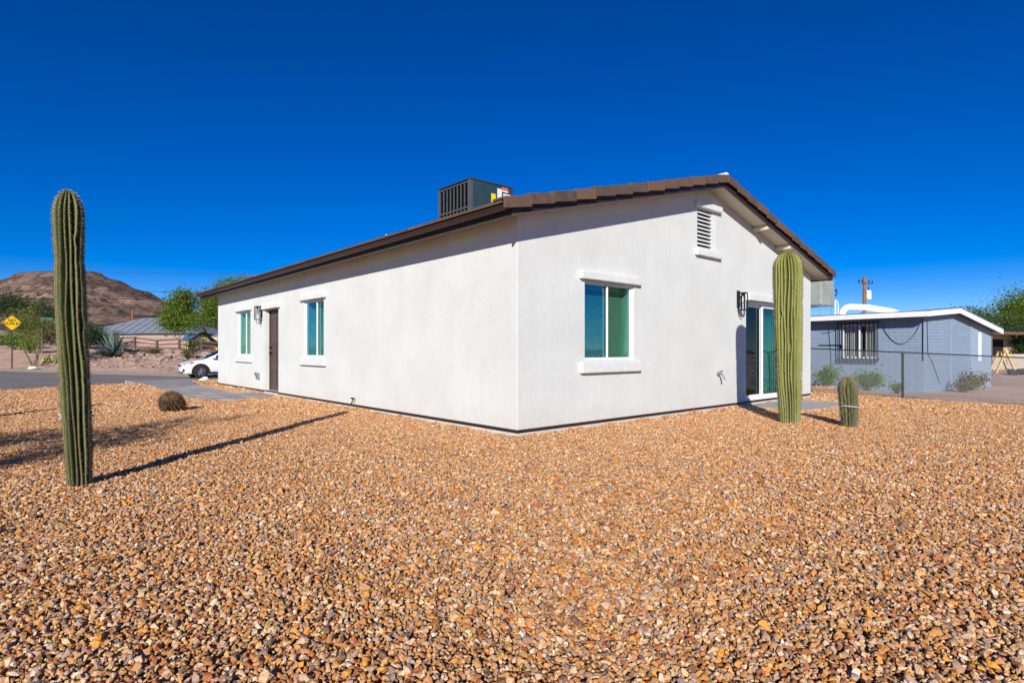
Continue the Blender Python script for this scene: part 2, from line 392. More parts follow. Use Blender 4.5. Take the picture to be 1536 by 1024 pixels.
# ------------------------------------------------------------------ main house frame
TH = R(41.4); C0 = Vector((.066, 7.0, 0)); HW, HL, XR = 9.02, 13.58, 4.5
dR = Vector((math.cos(TH), math.sin(TH), 0)); dL = Vector((-math.sin(TH), math.cos(TH), 0))
def W(x, y, z=0): return C0 + dR*x + dL*y + Vector((0, 0, z))
house = empty('stucco_house', C0, TH, 'white stucco house with brown tiled gable roof in the middle of the gravel yard', 'house')
SL = .2555; OA, OB = .35, .30; UE = 2.648; UR = 2.69
def U(x):
    zr_ = UE + SL*(XR+OA)
    return UE + SL*(x+OA) if x <= XR else zr_ - (zr_-UR)/(HW+OA-XR)*(x-XR)
PG = lambda u, d, z: Vector((u, -d, z))     # gable wall
PL = lambda u, d, z: Vector((-d, u, z))     # left wall
def wall_sheet(mb, P, u0, u1, z0, ztop, holes, brk=(), depth=.12):
    us = sorted(set([u0, u1] + [h[k] for h in holes for k in (0, 1)] + list(brk)))
    zs = sorted(set([z0] + [h[k] for h in holes for k in (2, 3)]))
    g = np.linspace(u0, u1, 400); zt = [ztop(q) for q in g]
    for zv in zs:      # extra breaks where the sloping top crosses a level
        for q0, q1, t0, t1 in zip(g[:-1], g[1:], zt[:-1], zt[1:]):
            if (t0-zv)*(t1-zv) < 0: us.append(q0+(q1-q0)*(zv-t0)/(t1-t0))
    us = sorted(set(us))
    for a, b in zip(us[:-1], us[1:]):
        for i, lo in enumerate(zs):
            um = (a+b)/2; hi = zs[i+1] if i+1 < len(zs) else None
            if hi is not None and any(h[0] < um < h[1] and h[2] < (lo+hi)/2 < h[3] for h in holes): continue
            if ztop(um) <= lo: continue
            ta, tb = (ztop(a), ztop(b)) if hi is None or ztop(um) < hi else (hi, hi)
            mb.add([P(a, 0, lo), P(b, 0, lo), P(b, 0, tb), P(a, 0, ta)], [(0, 1, 2, 3)])
    for h in holes:
        a, b, c, d, dep = h
        mb.add([P(a, 0, c), P(a, 0, d), P(a, -dep, d), P(a, -dep, c)], [(0,1,2,3)])
        mb.add([P(b, 0, c), P(b, 0, d), P(b, -dep, d), P(b, -dep, c)], [(0,1,2,3)])
        mb.add([P(a, 0, d), P(b, 0, d), P(b, -dep, d), P(a, -dep, d)], [(0,1,2,3)])
        mb.add([P(a, 0, c), P(b, 0, c), P(b, -dep, c), P(a, -dep, c)], [(0,1,2,3)])
WIN_G = (1.25, 2.37, .92, 2.04, .16); VENT = (4.16, 4.76, 2.82, 3.52, .12); SLID = (5.92, 7.76, .05, 2.03, .18)
WIN_N = (5.80, 6.84, .92, 2.11, .16); WIN_F = (10.46, 11.57, .92, 2.11, .16); DOOR = (8.38, 9.33, .06, 2.06, .20)
ZB = .085; cr = .007
mb = MB()
wall_sheet(mb, PG, cr, HW, ZB, U, [WIN_G, VENT, SLID], [XR])
wall_sheet(mb, PL, cr, HL, ZB, lambda u: U(0), [WIN_N, WIN_F, DOOR])
k = 5; arc = [(cr-cr*math.cos(R(90*i/k)), cr-cr*math.sin(R(90*i/k))) for i in range(k+1)]
mb.smooth = True
for (ax, ay), (bx, by) in zip(arc[:-1], arc[1:]):
    mb.add([(ax, ay, ZB), (bx, by, ZB), (bx, by, U(0)+.002), (ax, ay, U(0)+.002)], [(0,1,2,3)])
mb.smooth = False
mb.add([(HW, 0, ZB), (HW, HL, ZB), (HW, HL, U(HW)), (HW, 0, U(HW))], [(0,1,2,3)])
mb.add([(0, HL, ZB), (HW, HL, ZB), (HW, HL, U(HW)), (XR, HL, U(XR)), (0, HL, U(0))], [(0,1,2,3,4)])
mb.add([(0.03, 0.03, ZB+.001), (HW-.03, 0.03, ZB+.001), (HW-.03, HL-.03, ZB+.001), (0.03, HL-.03, ZB+.001)], [(0,1,2,3)])
mb.build('wall', M['stucco'], house, recalc=False)
mb = MB()     # foundation: stem under the painted shade strip, a little proud below the shadow gap
mb.box(.09, HW-.09, .09, HL-.09, -.3, ZB-.002)
f0 = mb.build('foundation', M['concrete'], house)
mb = MB(); mb.box(-.008, HW+.008, -.008, HL+.008, -.3, .038); mb.build('stem_ledge', M['concrete'], f0, bevel=.004)

mb = MB(); mb.box(-.005, HW+.005, -.005, HL+.005, .048, .084); mb.build('base_shade_strip', M['fascia'], f0)  # dark strip painted in as the drip shadow under the stucco edge

# roof
roof = None
th_t = .055
mb = MB()
def slope_courses(x0, x1, xr_, nC):
    for i in range(nC):
        xa = x0 + (xr_-x0)*i/nC; xb = x0 + (xr_-x0)*(i+1)/nC
        za = U_e(xa); zb = U_e(xb)
        ya, yb = -OB-.02, HL+OB+.02; nT = 42
        for j in range(nT):
            y0 = ya + (yb-ya)*j/nT; y1 = ya + (yb-ya)*(j+1)/nT - .006
            lift = .035; w = .04
            ex = (xb-xa)*.12
            mb.add([(xa, y0, za+.135), (xa, y1, za+.135), (xa, y1, za+.135+lift), (xa, y0, za+.135+lift),
                    (xb+ex, y0, zb+.115), (xb+ex, y1, zb+.115), (xb+ex, y1, zb+.135), (xb+ex, y0, zb+.135)],
                   [(0,1,2,3),(3,2,6,7),(0,3,7,4),(1,5,6,2)])
def U_e(x):
    if x <= XR: return UE + SL*(x+OA)
    return U(x)
slope_courses(-OA-.175, 0, XR, 16); slope_courses(HW+OA+.10, 0, XR, 16)
roof = mb.build('roof', M['tile'], house, recalc=False)
# decking, soffit
mb = MB()
for xa, xb in ((-OA, XR), (HW+OA, XR)):
    za, zb = U_e(xa), U_e(xb)
    y0, y1 = -OB, HL+OB
    mb.add([(xa, y0, za), (xb, y0, zb), (xb, y1, zb), (xa, y1, za)], [(0,1,2,3)])
mb.build('soffit', M['soffit'], roof, recalc=False)
mb = MB()
for xa, xb in ((-OA, XR), (HW+OA, XR)):
    za, zb = U_e(xa)+.085, U_e(xb)+.085
    mb.add([(xa, -OB, za), (xb, -OB, zb), (xb, HL+OB, zb), (xa, HL+OB, za)], [(0,1,2,3)])
mb.build('roof_deck', M['dark'], roof, recalc=False)
# fascia boards
mb = MB()
for yy0, yy1 in ((-OB-.035, -OB), (HL+OB, HL+OB+.035)):
    for xa, xb in ((-OA-.035, XR), (HW+OA+.035, XR)):
        xa_c = max(-OA, min(HW+OA, xa))
        za, zb = U_e(xa_c), U_e(xb)
        mb.prism([(xa, yy0, za-.022), (xb, yy0, zb-.022), (xb, yy0, zb+.098), (xa, yy0, za+.098)], (0, yy1-yy0, 0))
for xa, xb in ((-OA-.035, -OA), (HW+OA, HW+OA+.035)):
    ze = U(max(-OA, min(HW+OA, xa))); mb.box(xa, xb, -OB+.001, HL+OB-.001, ze-.024, ze+.09)
mb.build('fascia', M['fascia'], roof)
# gutter (K profile, open top)
mb = MB()
gx = -OA-.05; dz = UE-2.69+.018; prof = [(x, z+dz) for x, z in [(gx, 2.745), (gx, 2.70), (gx-.07, 2.70), (gx-.082, 2.725), (gx-.095, 2.735), (gx-.099, 2.742), (gx-.104, 2.750), (gx-.094, 2.750), (gx-.090, 2.742), (gx-.074, 2.74), (gx-.064, 2.706), (gx-.006, 2.706), (gx-.006, 2.745)]]
ya, yb = -OB-.03, HL+OB+.02
mb.prism([(x, ya, z) for x, z in prof], (0, yb-ya, 0))
mb.prism([(x, ya-.003, z) for x, z in prof[:7]], (0, .003, 0)); mb.prism([(x, yb, z) for x, z in prof[:7]], (0, .003, 0))
mb.build('gutter', M['gutter'], roof, recalc=True)
# rake tiles along both gable ends (stepped L pieces)
mb = MB()
def rake(yo, sgn):
    for side in (0, 1):
        xe = -OA-.19 if side == 0 else HW+OA+.075
        nT = 13; st = (XR-xe)/nT
        slope = (U_e(XR)-U_e(-OA))/(XR+OA) if side == 0 else (U_e(XR)-U_e(HW+OA))/(XR-HW-OA)
        for i in range(nT):
            xa = xe + st*i; xb = xe + st*(i+1.09)
            if i == nT-1: xb = XR
            base = U_e(-OA) + slope*(xa+OA) if side == 0 else U_e(HW+OA)+slope*(xa-HW-OA)
            jig = rng.uniform(-.006, .006); sl2 = slope*.76
            z0 = base + .068 + jig; hgt = .135
            z1 = z0 + sl2*(xb-xa)
            ou = .012 - .0*i + rng.uniform(-.004, .004)
            y0 = yo - sgn*(.045+ou); y1 = yo + sgn*.14
            a_, b_ = (xa, z0), (xb, z1)
            pts = [(xa, z0), (xb, z1), (xb, z1+hgt), (xa, z0+hgt)]
            mb.prism([(x, y0, z) for x, z in pts], (0, sgn*.03, 0))
            tp = [(xa, z0+hgt-.028), (xb, z1+hgt-.028), (xb, z1+hgt+.001), (xa, z0+hgt+.001)]
            mb.prism([(x, y0+sgn*.0305, z) for x, z in tp], (0, y1-y0, 0))
rake(-OB-.037, 1); mb.build('rake_tile', M['tile'], roof, bevel=.005, seg=1)
mb = MB(); rake(HL+OB+.037, -1); mb.build('rake_tile', M['tile'], roof, bevel=.005, seg=1)
mb = MB(); zr = U_e(XR)
nR = 36
for j in range(nR):
    y0 = -OB-.05 + (HL+2*OB+.1)*j/nR; y1 = y0 + (HL+2*OB+.1)/nR*1.06
    for s in (-1, 1):
        mb.prism([(XR, y0, zr+.20+.012*(j % 2)), (XR+s*.17, y0, zr+.145+.012*(j % 2)), (XR+s*.17, y0, zr+.115), (XR, y0, zr+.165)], (0, y1-y0, 0))
mb.build('ridge_cap', M['tile'], roof)
mb = MB(); mb.box(XR-.06, XR+.03, -OB-.088, -OB+.2, zr+.06, zr+.215); mb.build('mortar_plug', M['mortar'], roof, bevel=.02)
def vent_pipe(x, y, h, r):
    mb = MB(); z = U_e(x)+.08; mb.cyl((x, y, z), (x, y, z+h), r, 14); mb.tube([(x, y, z), (x, y, z+.12)], [r+.10, r+.012], 14); return mb.build('vent_pipe', M['white'], roof, smooth=False)
vent_pipe(1.6, 6.15, .42, .03); vent_pipe(1.4, 4.25, .30, .04); vent_pipe(6.5, 5, .4, .04)
# outlooker beams under the rake
for x in (6.2, 7.22, 2.6, 1.2)[:2]:
    mb = MB(); zz = U_e(x); mb.box(x-.035, x+.035, -OB+.002, -.001, zz-.085, zz-.008, None); mb.build('outlooker', M['soffit'], roof, bevel=.006)

# ------------------------------------------------------------------ windows, doors
def window(name, P, h, ov=.12, mull=.5, pane_mats=('glass_sky_tint', 'glass')):
    a, b, c, d, dep = h
    root = MB()
    fw = .022; d0, d1 = -.115, -.03
    for (p, q, r, s_) in ((a, a+fw, c, d), (b-fw, b, c, d), (a+fw, b-fw, c, c+fw), (a+fw, b-fw, d-fw, d)):
        root.pbox(P, p+.001, q-.001, d0, d1, r+.001, s_-.001)
    fr = root.build('window', M['vinyl'], house, bevel=.006)
    m = a + (b-a)*mull
    sash = MB()
    sw = .024
    x0, x1 = a+fw, b-fw
    for (lo, hi, dd) in ((x0, m+.025, -.085), (m-.02, x1, -.055)):
        for (p, q, r, s_) in ((lo, lo+sw, c+fw, d-fw), (hi-sw, hi, c+fw, d-fw), (lo+sw, hi-sw, c+fw, c+fw+sw), (lo+sw, hi-sw, d-fw-sw, d-fw)):
            sash.pbox(P, p+.0015, q-.0015, dd-.015, dd+.012, r+.0015, s_-.0015)
    sash.build('sash', M['vinyl'], fr, bevel=.004)
    for (lo, hi, dd), pm in zip(((x0+sw, m+.025-sw, -.085), (m-.02+sw, x1-sw, -.055)), pane_mats):
        g = MB(); g.pbox(P, lo, hi, dd-.004, dd+.002, c+fw+sw, d-fw-sw); g.build('pane', M[pm], fr)
    bl = MB(); z = c+.03
    while z < d-.13:
        bl.add([P(a+.03, -.205, z), P(b-.03, -.205, z), P(b-.03, -.222, z+.024), P(a+.03, -.222, z+.024)], [(0,1,2,3)]); z += .033
    bl.pbox(P, a+.03, b-.03, -.235, -.19, d-.10, d-.03)
    bl.build('blind', M['blind'], fr, recalc=False)
    # deep plaster jamb inside
    jb = MB()
    for uu in (a, b): jb.add([P(uu, -.16, c), P(uu, -.16, d), P(uu, -.36, d), P(uu, -.36, c)], [(0,1,2,3)])
    jb.add([P(a, -.16, c), P(b, -.16, c), P(b, -.36, c), P(a, -.36, c)], [(0,1,2,3)]); jb.add([P(a, -.16, d), P(b, -.16, d), P(b, -.36, d), P(a, -.36, d)], [(0,1,2,3)])
    jb.build('jamb', M['trim'], fr, recalc=False)
    t = MB(); t.pbox(P, a-ov, b+ov, .001, .065, d+.005, d+.125); t.build('lintel', M['trim'], fr, bevel=.018, seg=3)
    t = MB(); t.pbox(P, a-ov, b+ov, .001, .065, c-.17, c-.012); t.build('sill', M['trim'], fr, bevel=.018, seg=3)
    return fr
window('w', PG, WIN_G, .12); window('w', PL, WIN_N, .13, .45, ('glass', 'glass_sky_tint')); window('w', PL, WIN_F, .12, .48, ('glass', 'glass'))
# gable vent
a, b, c, d, dep = VENT
mb = MB(); mb.pbox(PG, a+.001, b-.001, -.118, -.10, c, d)
gv = mb.build('gable_vent', M['dark'], house)
mb = MB()
for i in range(10):
    z = c+.01 + (d-c-.02)*i/10
    mb.add([PG(a+.002, -.005, z), PG(b-.10, -.005, z), PG(b-.10, -.09, z+.045), PG(a+.002, -.09, z+.045),
            PG(a+.002, -.005, z+.022), PG(b-.10, -.005, z+.022), PG(b-.10, -.09, z+.067), PG(a+.002, -.09, z+.067)], [(0,1,2,3),(4,5,6,7),(0,1,5,4),(1,2,6,5),(0,3,7,4)])
mb.build('louvre', M['trim'], gv)
mb = MB(); mb.pbox(PG, b-.10, b-.001, -.09, -.004, c+.001, d-.001); mb.build('vent_jamb', M['trim'], gv)
mb = MB(); mb.pbox(PG, a-.08, b+.15, .001, .075, d+.003, d+.115); mb.build('lintel', M['trim'], gv, bevel=.02, seg=3)
mb = MB(); mb.pbox(PG, a-.09, b+.15, .001, .07, c-.125, c-.004); mb.build('sill', M['trim'], gv, bevel=.018, seg=3)
# sliding door
a, b, c, d, dep = SLID; m = 6.78
mb = MB(); fw = .05
for (p, q, r, s_) in ((a, a+fw, c, d), (b-fw, b, c, d), (a+fw, b-fw, c, c+.07), (a+fw, b-fw, d-fw, d)): mb.pbox(PG, p+.001, q-.001, -.16, -.06, r+.001, s_-.001)
sd = mb.build('sliding_door', M['vinyl'], house, bevel=.006)
mb = MB(); mb.pbox(PG, a+.002, b-.002, -.05, .0, .012, c+.02); mb.build('threshold', M['concrete'], sd, bevel=.004)
for lo, hi, dd, pm in ((a+fw, m+.04, -.135, 'glass_dark'), (m-.04, b-fw, -.085, 'glass_teal')):
    mb = MB(); sw = .058
    for (p, q, r, s_) in ((lo, lo+sw, c+.07, d-fw), (hi-sw, hi, c+.07, d-fw), (lo+sw, hi-sw, c+.07, c+.07+sw), (lo+sw, hi-sw, d-fw-sw, d-fw)):
        mb.pbox(PG, p+.0015, q-.0015, dd-.018, dd+.015, r+.0015, s_-.0015)
    sh = mb.build('sash', M['vinyl'], sd, bevel=.005)
    mb = MB(); mb.pbox(PG, lo+sw, hi-sw, dd-.004, dd+.002, c+.07+sw, d-fw-sw); mb.build('pane', M[pm], sh)
mb = MB(); u = m+.02
while u < b-.02:
    mb.add([PG(u, -.25, c+.08), PG(u+.085, -.27, c+.08), PG(u+.085, -.27, d-.06), PG(u, -.25, d-.06)], [(0,1,2,3)]); u += .09
mb.build('vertical_blind', M['blind'], sd, recalc=False)
mb = MB(); mb.pbox(PG, a+.03, b+.13, .001, .065, d+.0, d+.135); mb.build('lintel', M['trim'], sd, bevel=.018, seg=3)
mb = MB(); mb.pbox(PG, a+.06, a+.08, -.115, -.09, .95, 1.2); mb.build('handle', M['black'], sd)
# entry door
a, b, c, d, dep = DOOR
mb = MB(); mb.pbox(PL, a+.03, b-.03, -.18, -.135, c+.01, d-.03)
mb.mi = 0
dr = mb.build('door', M['door'], house, bevel=.004)
mb = MB()
for z0, z1 in ((.22, .62), (.74, 1.28), (1.40, 1.88)):
    for u0, u1 in ((a+.13, a+.42), (a+.53, a+.82)):
        for (p, q, r, s_) in ((u0, u1, z0, z0+.03), (u0, u1, z1-.03, z1), (u0, u0+.03, z0+.03, z1-.03), (u1-.03, u1, z0+.03, z1-.03)):
            mb.pbox(PL, p, q, -.1345, -.125, r, s_)
mb.build('panel_moulding', M['door'], dr, bevel=.004)
mb = MB()
for (p, q, r, s_) in ((a+.001, a+.03, c, d), (b-.03, b-.001, c, d), (a+.03, b-.03, d-.03, d-.001)): mb.pbox(PL, p, q, -.19, -.10, r, s_)
mb.build('door_frame', M['door'], dr, bevel=.004)
mb = MB(); mb.pbox(PL, a+.002, b-.002, -.199, .02, .0, c-.003); mb.build('threshold', M['concrete'], dr, bevel=.005)
for z, r in ((1.0, .032), (1.14, .028)):
    mb = MB(); mb.tube([PL(b-.11, -.136, z), PL(b-.11, -.115, z), PL(b-.11, -.09, z), PL(b-.11, -.07, z), PL(b-.11, -.06, z)], [r, r*.5, r*.6, r*1.05, r*.5], 12); mb.build('handle' if z < 1.1 else 'deadbolt', M['black'], dr, smooth=True)
mb = MB(); mb.pbox(PL, a-.13, b+.10, .001, .065, d+.004, d+.135); mb.build('lintel', M['trim'], dr, bevel=.018, seg=3)
# hose bib
mb = MB(); u, z = 4.84, .64
mb.cyl(PG(u, 0, z), PG(u, .02, z), .035, 14); mb.tube([PG(u, .0, z), PG(u, .07, z), PG(u, .10, z-.01), PG(u, .125, z-.05), PG(u+.0, .135, z-.10)], [.014, .016, .02, .016, .017], 10)
hb = mb.build('hose_bib', M['steel'], house, smooth=False)
mb = MB(); mb.cyl(PG(u, .075, z), PG(u, .075, z+.05), .008, 8); mb.cyl(PG(u, .075, z+.05), PG(u, .075, z+.062), .032, 12); mb.build('tap_handle', M['rust'], hb)
# outlet box with cover
mb = MB(); mb.pbox(PL, 9.70, 9.86, .0, .06, .34, .50); ob = mb.build('outlet_box', M['steel'], house, bevel=.01)
mb = MB(); mb.pbox(PL, 9.69, 9.87, .0605, .085, .42, .51); mb.build('cover', M['steel'], ob, bevel=.01)
# bent pipe stub near the wall foot
mb = MB(); mb.tube([PL(4.56, -.01, .175), PL(4.54, .03, .195), PL(4.46, .045, .20), PL(4.37, .05, .205), PL(4.375, .055, .185), PL(4.42, .06, .13), PL(4.455, .06, .085)], [.006, .008, .009, .010, .011, .011, .009], 8); mb.build('drain_pipe', M['black'], house)

# wall lanterns
def lantern(P, u, z, label):
    p = W(*[P(u, 0, z)[k] for k in (0, 1)], z)
    nrm = (-dR if P is PL else -dL); rz = math.atan2(nrm.y, nrm.x)
    e = empty('wall_lantern', p, rz, label, 'wall lamp', 'black frame lanterns on the stucco walls')
    mb = MB(); mb.box(0.001, .02, -.05, .05, -.10, .22); mb.build('backplate', M['black'], e, bevel=.004)
    mb = MB(); t = .016; x0, x1, y0, y1, z0, z1 = .05, .16, -.055, .055, -.15, .17
    for x in (x0, x1):
        for y in (y0, y1): mb.box(x-t/2, x+t/2, y-t/2, y+t/2, z0, z1)
    for zz in (z0, z1):
        for y in (y0, y1): mb.box(x0+t/2, x1-t/2, y-t/2, y+t/2, zz-t/2, zz+t/2)
        for x in (x0, x1): mb.box(x-t/2, x+t/2, y0+t/2, y1-t/2, zz-t/2, zz+t/2)
    mb.box(.02, x1-t, -.012, .012, z1-.012, z1+.016)
    mb.tube([(.02, 0, -.06), (.05, 0, -.24), (.10, 0, -.245), (x0, 0, z0)], .006, 6)
    mb.tube([(.02, 0, -.08), (.02, 0, -.25), (.13, 0, -.25), (x1-.02, 0, z0)], .006, 6)
    mb.build('frame', M['black'], e)
    mb = MB(); mb.cyl((.105, 0, .12), (.105, 0, .165), .02, 12); mb.build('lamp_socket', M['black'], e)
    mb = MB(); mb.tube([(.105, 0, .12), (.105, 0, .09), (.105, 0, .05), (.105, 0, .01), (.105, 0, -.02)], [.012, .016, .022, .020, .006], 12); mb.build('bulb', M['bulb'], e, smooth=True)
    return e
lantern(PG, 5.60, 1.97, 'black open frame lantern beside the sliding glass door on the gable wall')
lantern(PL, 9.55, 1.98, 'black open frame lantern between the brown door and the small far window')

# ------------------------------------------------------------------ roof air conditioner
def ac_unit():
    y0, y1, x0, x1 = 3.65, 4.78, 2.05, 3.16
    zb = U_e(x0)+.02; zt = 4.455
    e = empty('rooftop_air_conditioner', W((x0+x1)/2, (y0+y1)/2, U_e(2.6)+.12), TH, 'dark green packaged air conditioner with barred coil and stickers on the tiled roof', 'air conditioner')
    cx, cy, cz = (x0+x1)/2, (y0+y1)/2, U_e(2.6)+.12
    B = lambda mb, a, b, c, d, f, g: mb.box(a-cx, b-cx, c-cy, d-cy, f-cz, g-cz)
    mb = MB(); B(mb, x0+.03, x1-.03, y0+.03, y1-.03, zb-.02, zb+.17); mb.build('curb', M['acgrille'], e)
    mb = MB(); B(mb, x0+.05, x1, y0, y1, zb+.17, zt-.03); mb.build('cabinet', M['acgreen'], e, bevel=.01)
    mb = MB(); B(mb, x0-.012, x1+.012, y0-.012, y1+.012, zt-.028, zt); mb.build('top_cover', M['acgreen'], e, bevel=.008)
    mb = MB(); B(mb, x0+.035, x0+.049, y0+.08, y1-.05, zb+.22, zt-.07); mb.build('coil', M['coil'], e)
    mb = MB(); t = .02
    for yy in (y0, y1-.06): B(mb, x0, x0+.049, yy+.001, yy+.059 if yy > y0 else yy+.10, zb+.172, zt-.031)
    for zz in (zb+.172, zt-.075, zb+.60): B(mb, x0+.004, x0+.03, y0+.101, y1-.061, zz, zz+.028)
    n = 8
    for i in range(1, n):
        yy = y0+.10+(y1-y0-.16)*i/n; B(mb, x0+.003, x0+.034, yy-.0055, yy+.0055, zb+.2, zt-.05)
    mb.build('grille', M['acgrille'], e)
    mb = MB(); B(mb, x0+.68, x0+.80, y0-.004, y0-.0015, zt-.32, zt-.09)
    mb.build('notice_sticker', M['sticker_white'], e)
    mb = MB(); B(mb, x0+.84, x0+1.05, y0-.004, y0-.0015, zt-.30, zt-.17); mb.build('data_sticker', M['sticker_white'], e)
    mb = MB(); B(mb, x0+.81, x0+.97, y0-.004, y0-.0015, zt-.14, zt-.045); w = mb.build('warning_sticker', M['sticker_white'], e)
    mb = MB(); B(mb, x0+.81, x0+.97, y0-.006, y0-.0045, zt-.11, zt-.045); mb.build('red_band', M['sticker_red'], w)
    mb = MB(); B(mb, x0+.52, x0+.64, y0-.004, y0-.0015, zt-.40, zt-.22); mb.build('energy_sticker', M['sticker_yellow'], e)
    mb = MB(); mb.tube([(x1-cx-.02, y0-cy-.002, zt-cz-.28), (x1-cx+.04, y0-cy-.05, zt-cz-.26), (x1-cx+.10, y0-cy-.06, zt-cz-.40), (x1-cx+.10, y0-cy-.06, zb-cz+.1)], .012, 8); mb.build('conduit', M['white'], e)
ac_unit()

# ------------------------------------------------------------------ walkway, patio
def outline_slab(name, pts, z0, z1, mat):
    mb = MB(); mb.prism([(x, y, z0) for x, y in pts], (0, 0, z1-z0)); return tag(mb.build(name, mat, bevel=.01), kind='structure')
def smooth_poly(P, it=2):
    P = [Vector(p) for p in P]
    for _ in range(it):
        Q = []
        for a, b in zip(P, P[1:]+P[:1]): Q += [a*.75+b*.25, a*.25+b*.75]
        P = Q
    return [(p.x, p.y) for p in P]
dw = [W(-.02, 9.33), W(-.02, 8.38)]
WALK = [(-13.6, 19.9), (-11.9, 20.9), (-9.5, 17.3), (-7.1, 14.35), (-6.55, 14.25), (dw[0].x, dw[0].y), (dw[1].x, dw[1].y), (-5.62, 12.75), (-5.9, 12.15), (-6.4, 12.0), (-7.2, 12.65), (-10.4, 16.4)]
WALKS = WALK
outline_slab('walkway', WALKS, -.2, .012, M['paver'])
PAD = [(W(5.75, -.02).x, W(5.75, -.02).y), (W(5.75, -1.15).x, W(5.75, -1.15).y), (W(7.9, -1.25).x, W(7.9, -1.25).y), (W(7.9, -.02).x, W(7.9, -.02).y)]
outline_slab('patio_slab', PAD, -.2, .014, M['padgrey'])

# ------------------------------------------------------------------ gravel (stuff)
def stone_proto(i):
    r = random.Random(100+i); bm = bmesh.new()
    sx, sy, sz = r.uniform(.8, 1.25), r.uniform(.65, 1.0), r.uniform(.42, .72)
    for k in range(13):
        v = Vector((r.gauss(0, 1), r.gauss(0, 1), r.gauss(0, 1))).normalized() * r.uniform(.85, 1.1)
        bm.verts.new((v.x*sx*.5, v.y*sy*.5, v.z*sz*.5))
    res = bmesh.ops.convex_hull(bm, input=bm.verts)
    bmesh.ops.delete(bm, geom=[g for g in res['geom_interior'] if isinstance(g, bmesh.types.BMVert)], context='VERTS')
    me = bpy.data.meshes.new('stone'); bm.to_mesh(me); bm.free(); me.materials.append(M['stone'])
    return bpy.data.objects.new('stone', me)
PC = bpy.data.collections.new('stone_kinds')
NP = 14
for i in range(NP): PC.objects.link(stone_proto(i))
def gravel_points():
    out = []
    def lay(y0, y1, sp, base):
        nx_ = int(36/sp); ny_ = int((y1-y0)/sp)
        I, J = np.meshgrid(np.arange(nx_), np.arange(ny_))
        X = -18 + (I + rng.uniform(0, 1, I.shape))*sp; Y = y0 + (J + rng.uniform(0, 1, I.shape))*sp
        X = X.ravel(); Y = Y.ravel()
        k = (X > -1.02*Y-2.2) & (X < 1.02*Y+2.2); X = X[k]; Y = Y[k]
        k = poly_dist(X, Y, YARD) < .12 + .25*rng.random(len(X)); X = X[k]; Y = Y[k]
        lx = (X-C0.x)*dR.x + (Y-C0.y)*dR.y; ly = (X-C0.x)*dL.x + (Y-C0.y)*dL.y
        k = ~((lx > -.005) & (lx < HW+.005) & (ly > -.005) & (ly < HL+.005)); X = X[k]; Y = Y[k]; lx = lx[k]; ly = ly[k]
        k = ~((lx > 2.) & (ly > 1.5)); X = X[k]; Y = Y[k]
        for pl in (WALKS, PAD):
            k = poly_dist(X, Y, np.array(pl)) > -.02; X = X[k]; Y = Y[k]
        n_ = len(X); s_ = base*np.exp(rng.normal(0, .30, n_)); s_ = np.clip(s_, base*.5, base*2.0)
        z = -.026 + s_*.26 + rng.uniform(-.004, .016, n_)
        out.append((X, Y, z, s_))
    lay(.7, 9.5, .0150, .0212); lay(9.5, 15, .023, .032); lay(15, 26, .034, .046)
    lay(.7, 7, .09, .034)
    X, Y, Z, Sc = [np.concatenate([o[k] for o in out]) for k in range(4)]
    Z = Z + .004*wob(X, Y, 2.3) + .003*wob(Y, X, 5.1) - .012*np.clip(poly_dist(X, Y, YARD)+.6, 0, 1.2)*4
    lx = (X-C0.x)*dR.x + (Y-C0.y)*dR.y; ly = (X-C0.x)*dL.x + (Y-C0.y)*dL.y; dw_ = np.maximum(np.maximum(-lx, lx-HW), np.maximum(-ly, ly-HL))
    Z = Z + (.020+.014*wob(X, Y, 2.6))*np.exp(-(dw_/.16)**2)      # stones banked unevenly against the wall
    return X, Y, Z, Sc
X, Y, Z, Sc = gravel_points(); N = len(X)
print('stones', N)
me = bpy.data.meshes.new('gravel'); me.vertices.add(N); me.vertices.foreach_set('co', np.stack([X, Y, Z], 1).astype(np.float32).ravel())
def attr(me, name, typ, arr):
    a = me.attributes.new(name, typ, 'POINT'); a.data.foreach_set('vector' if typ == 'FLOAT_VECTOR' else 'value', np.asarray(arr).ravel())
attr(me, 'rot', 'FLOAT_VECTOR', np.stack([rng.normal(0, .5, N), rng.normal(0, .5, N), rng.uniform(0, 6.283, N)], 1).astype(np.float32))
attr(me, 'siz', 'FLOAT', Sc.astype(np.float32)); attr(me, 'pick', 'INT', rng.integers(0, NP, N).astype(np.int32))
attr(me, 'tone', 'FLOAT', rng.random(N).astype(np.float32))
me.materials.append(M['stone'])
gobj = bpy.data.objects.new('gravel', me); COL.objects.link(gobj); tag(gobj, kind='stuff')
ng = bpy.data.node_groups.new('scatter_stones', 'GeometryNodeTree')
ng.interface.new_socket('Geometry', in_out='INPUT', socket_type='NodeSocketGeometry'); ng.interface.new_socket('Geometry', in_out='OUTPUT', socket_type='NodeSocketGeometry')
gi = ng.nodes.new('NodeGroupInput'); go = ng.nodes.new('NodeGroupOutput'); iop = ng.nodes.new('GeometryNodeInstanceOnPoints'); ci = ng.nodes.new('GeometryNodeCollectionInfo')
ci.inputs['Collection'].default_value = PC; ci.inputs['Separate Children'].default_value = True; ci.inputs['Reset Children'].default_value = True
def na(name, typ):
    nd = ng.nodes.new('GeometryNodeInputNamedAttribute'); nd.data_type = typ; nd.inputs['Name'].default_value = name
    return [o for o in nd.outputs if o.enabled and o.name == 'Attribute'][0]
L = ng.links.new
L(gi.outputs[0], iop.inputs['Points']); L(ci.outputs[0], iop.inputs['Instance']); iop.inputs['Pick Instance'].default_value = True
L(na('pick', 'INT'), iop.inputs['Instance Index'])
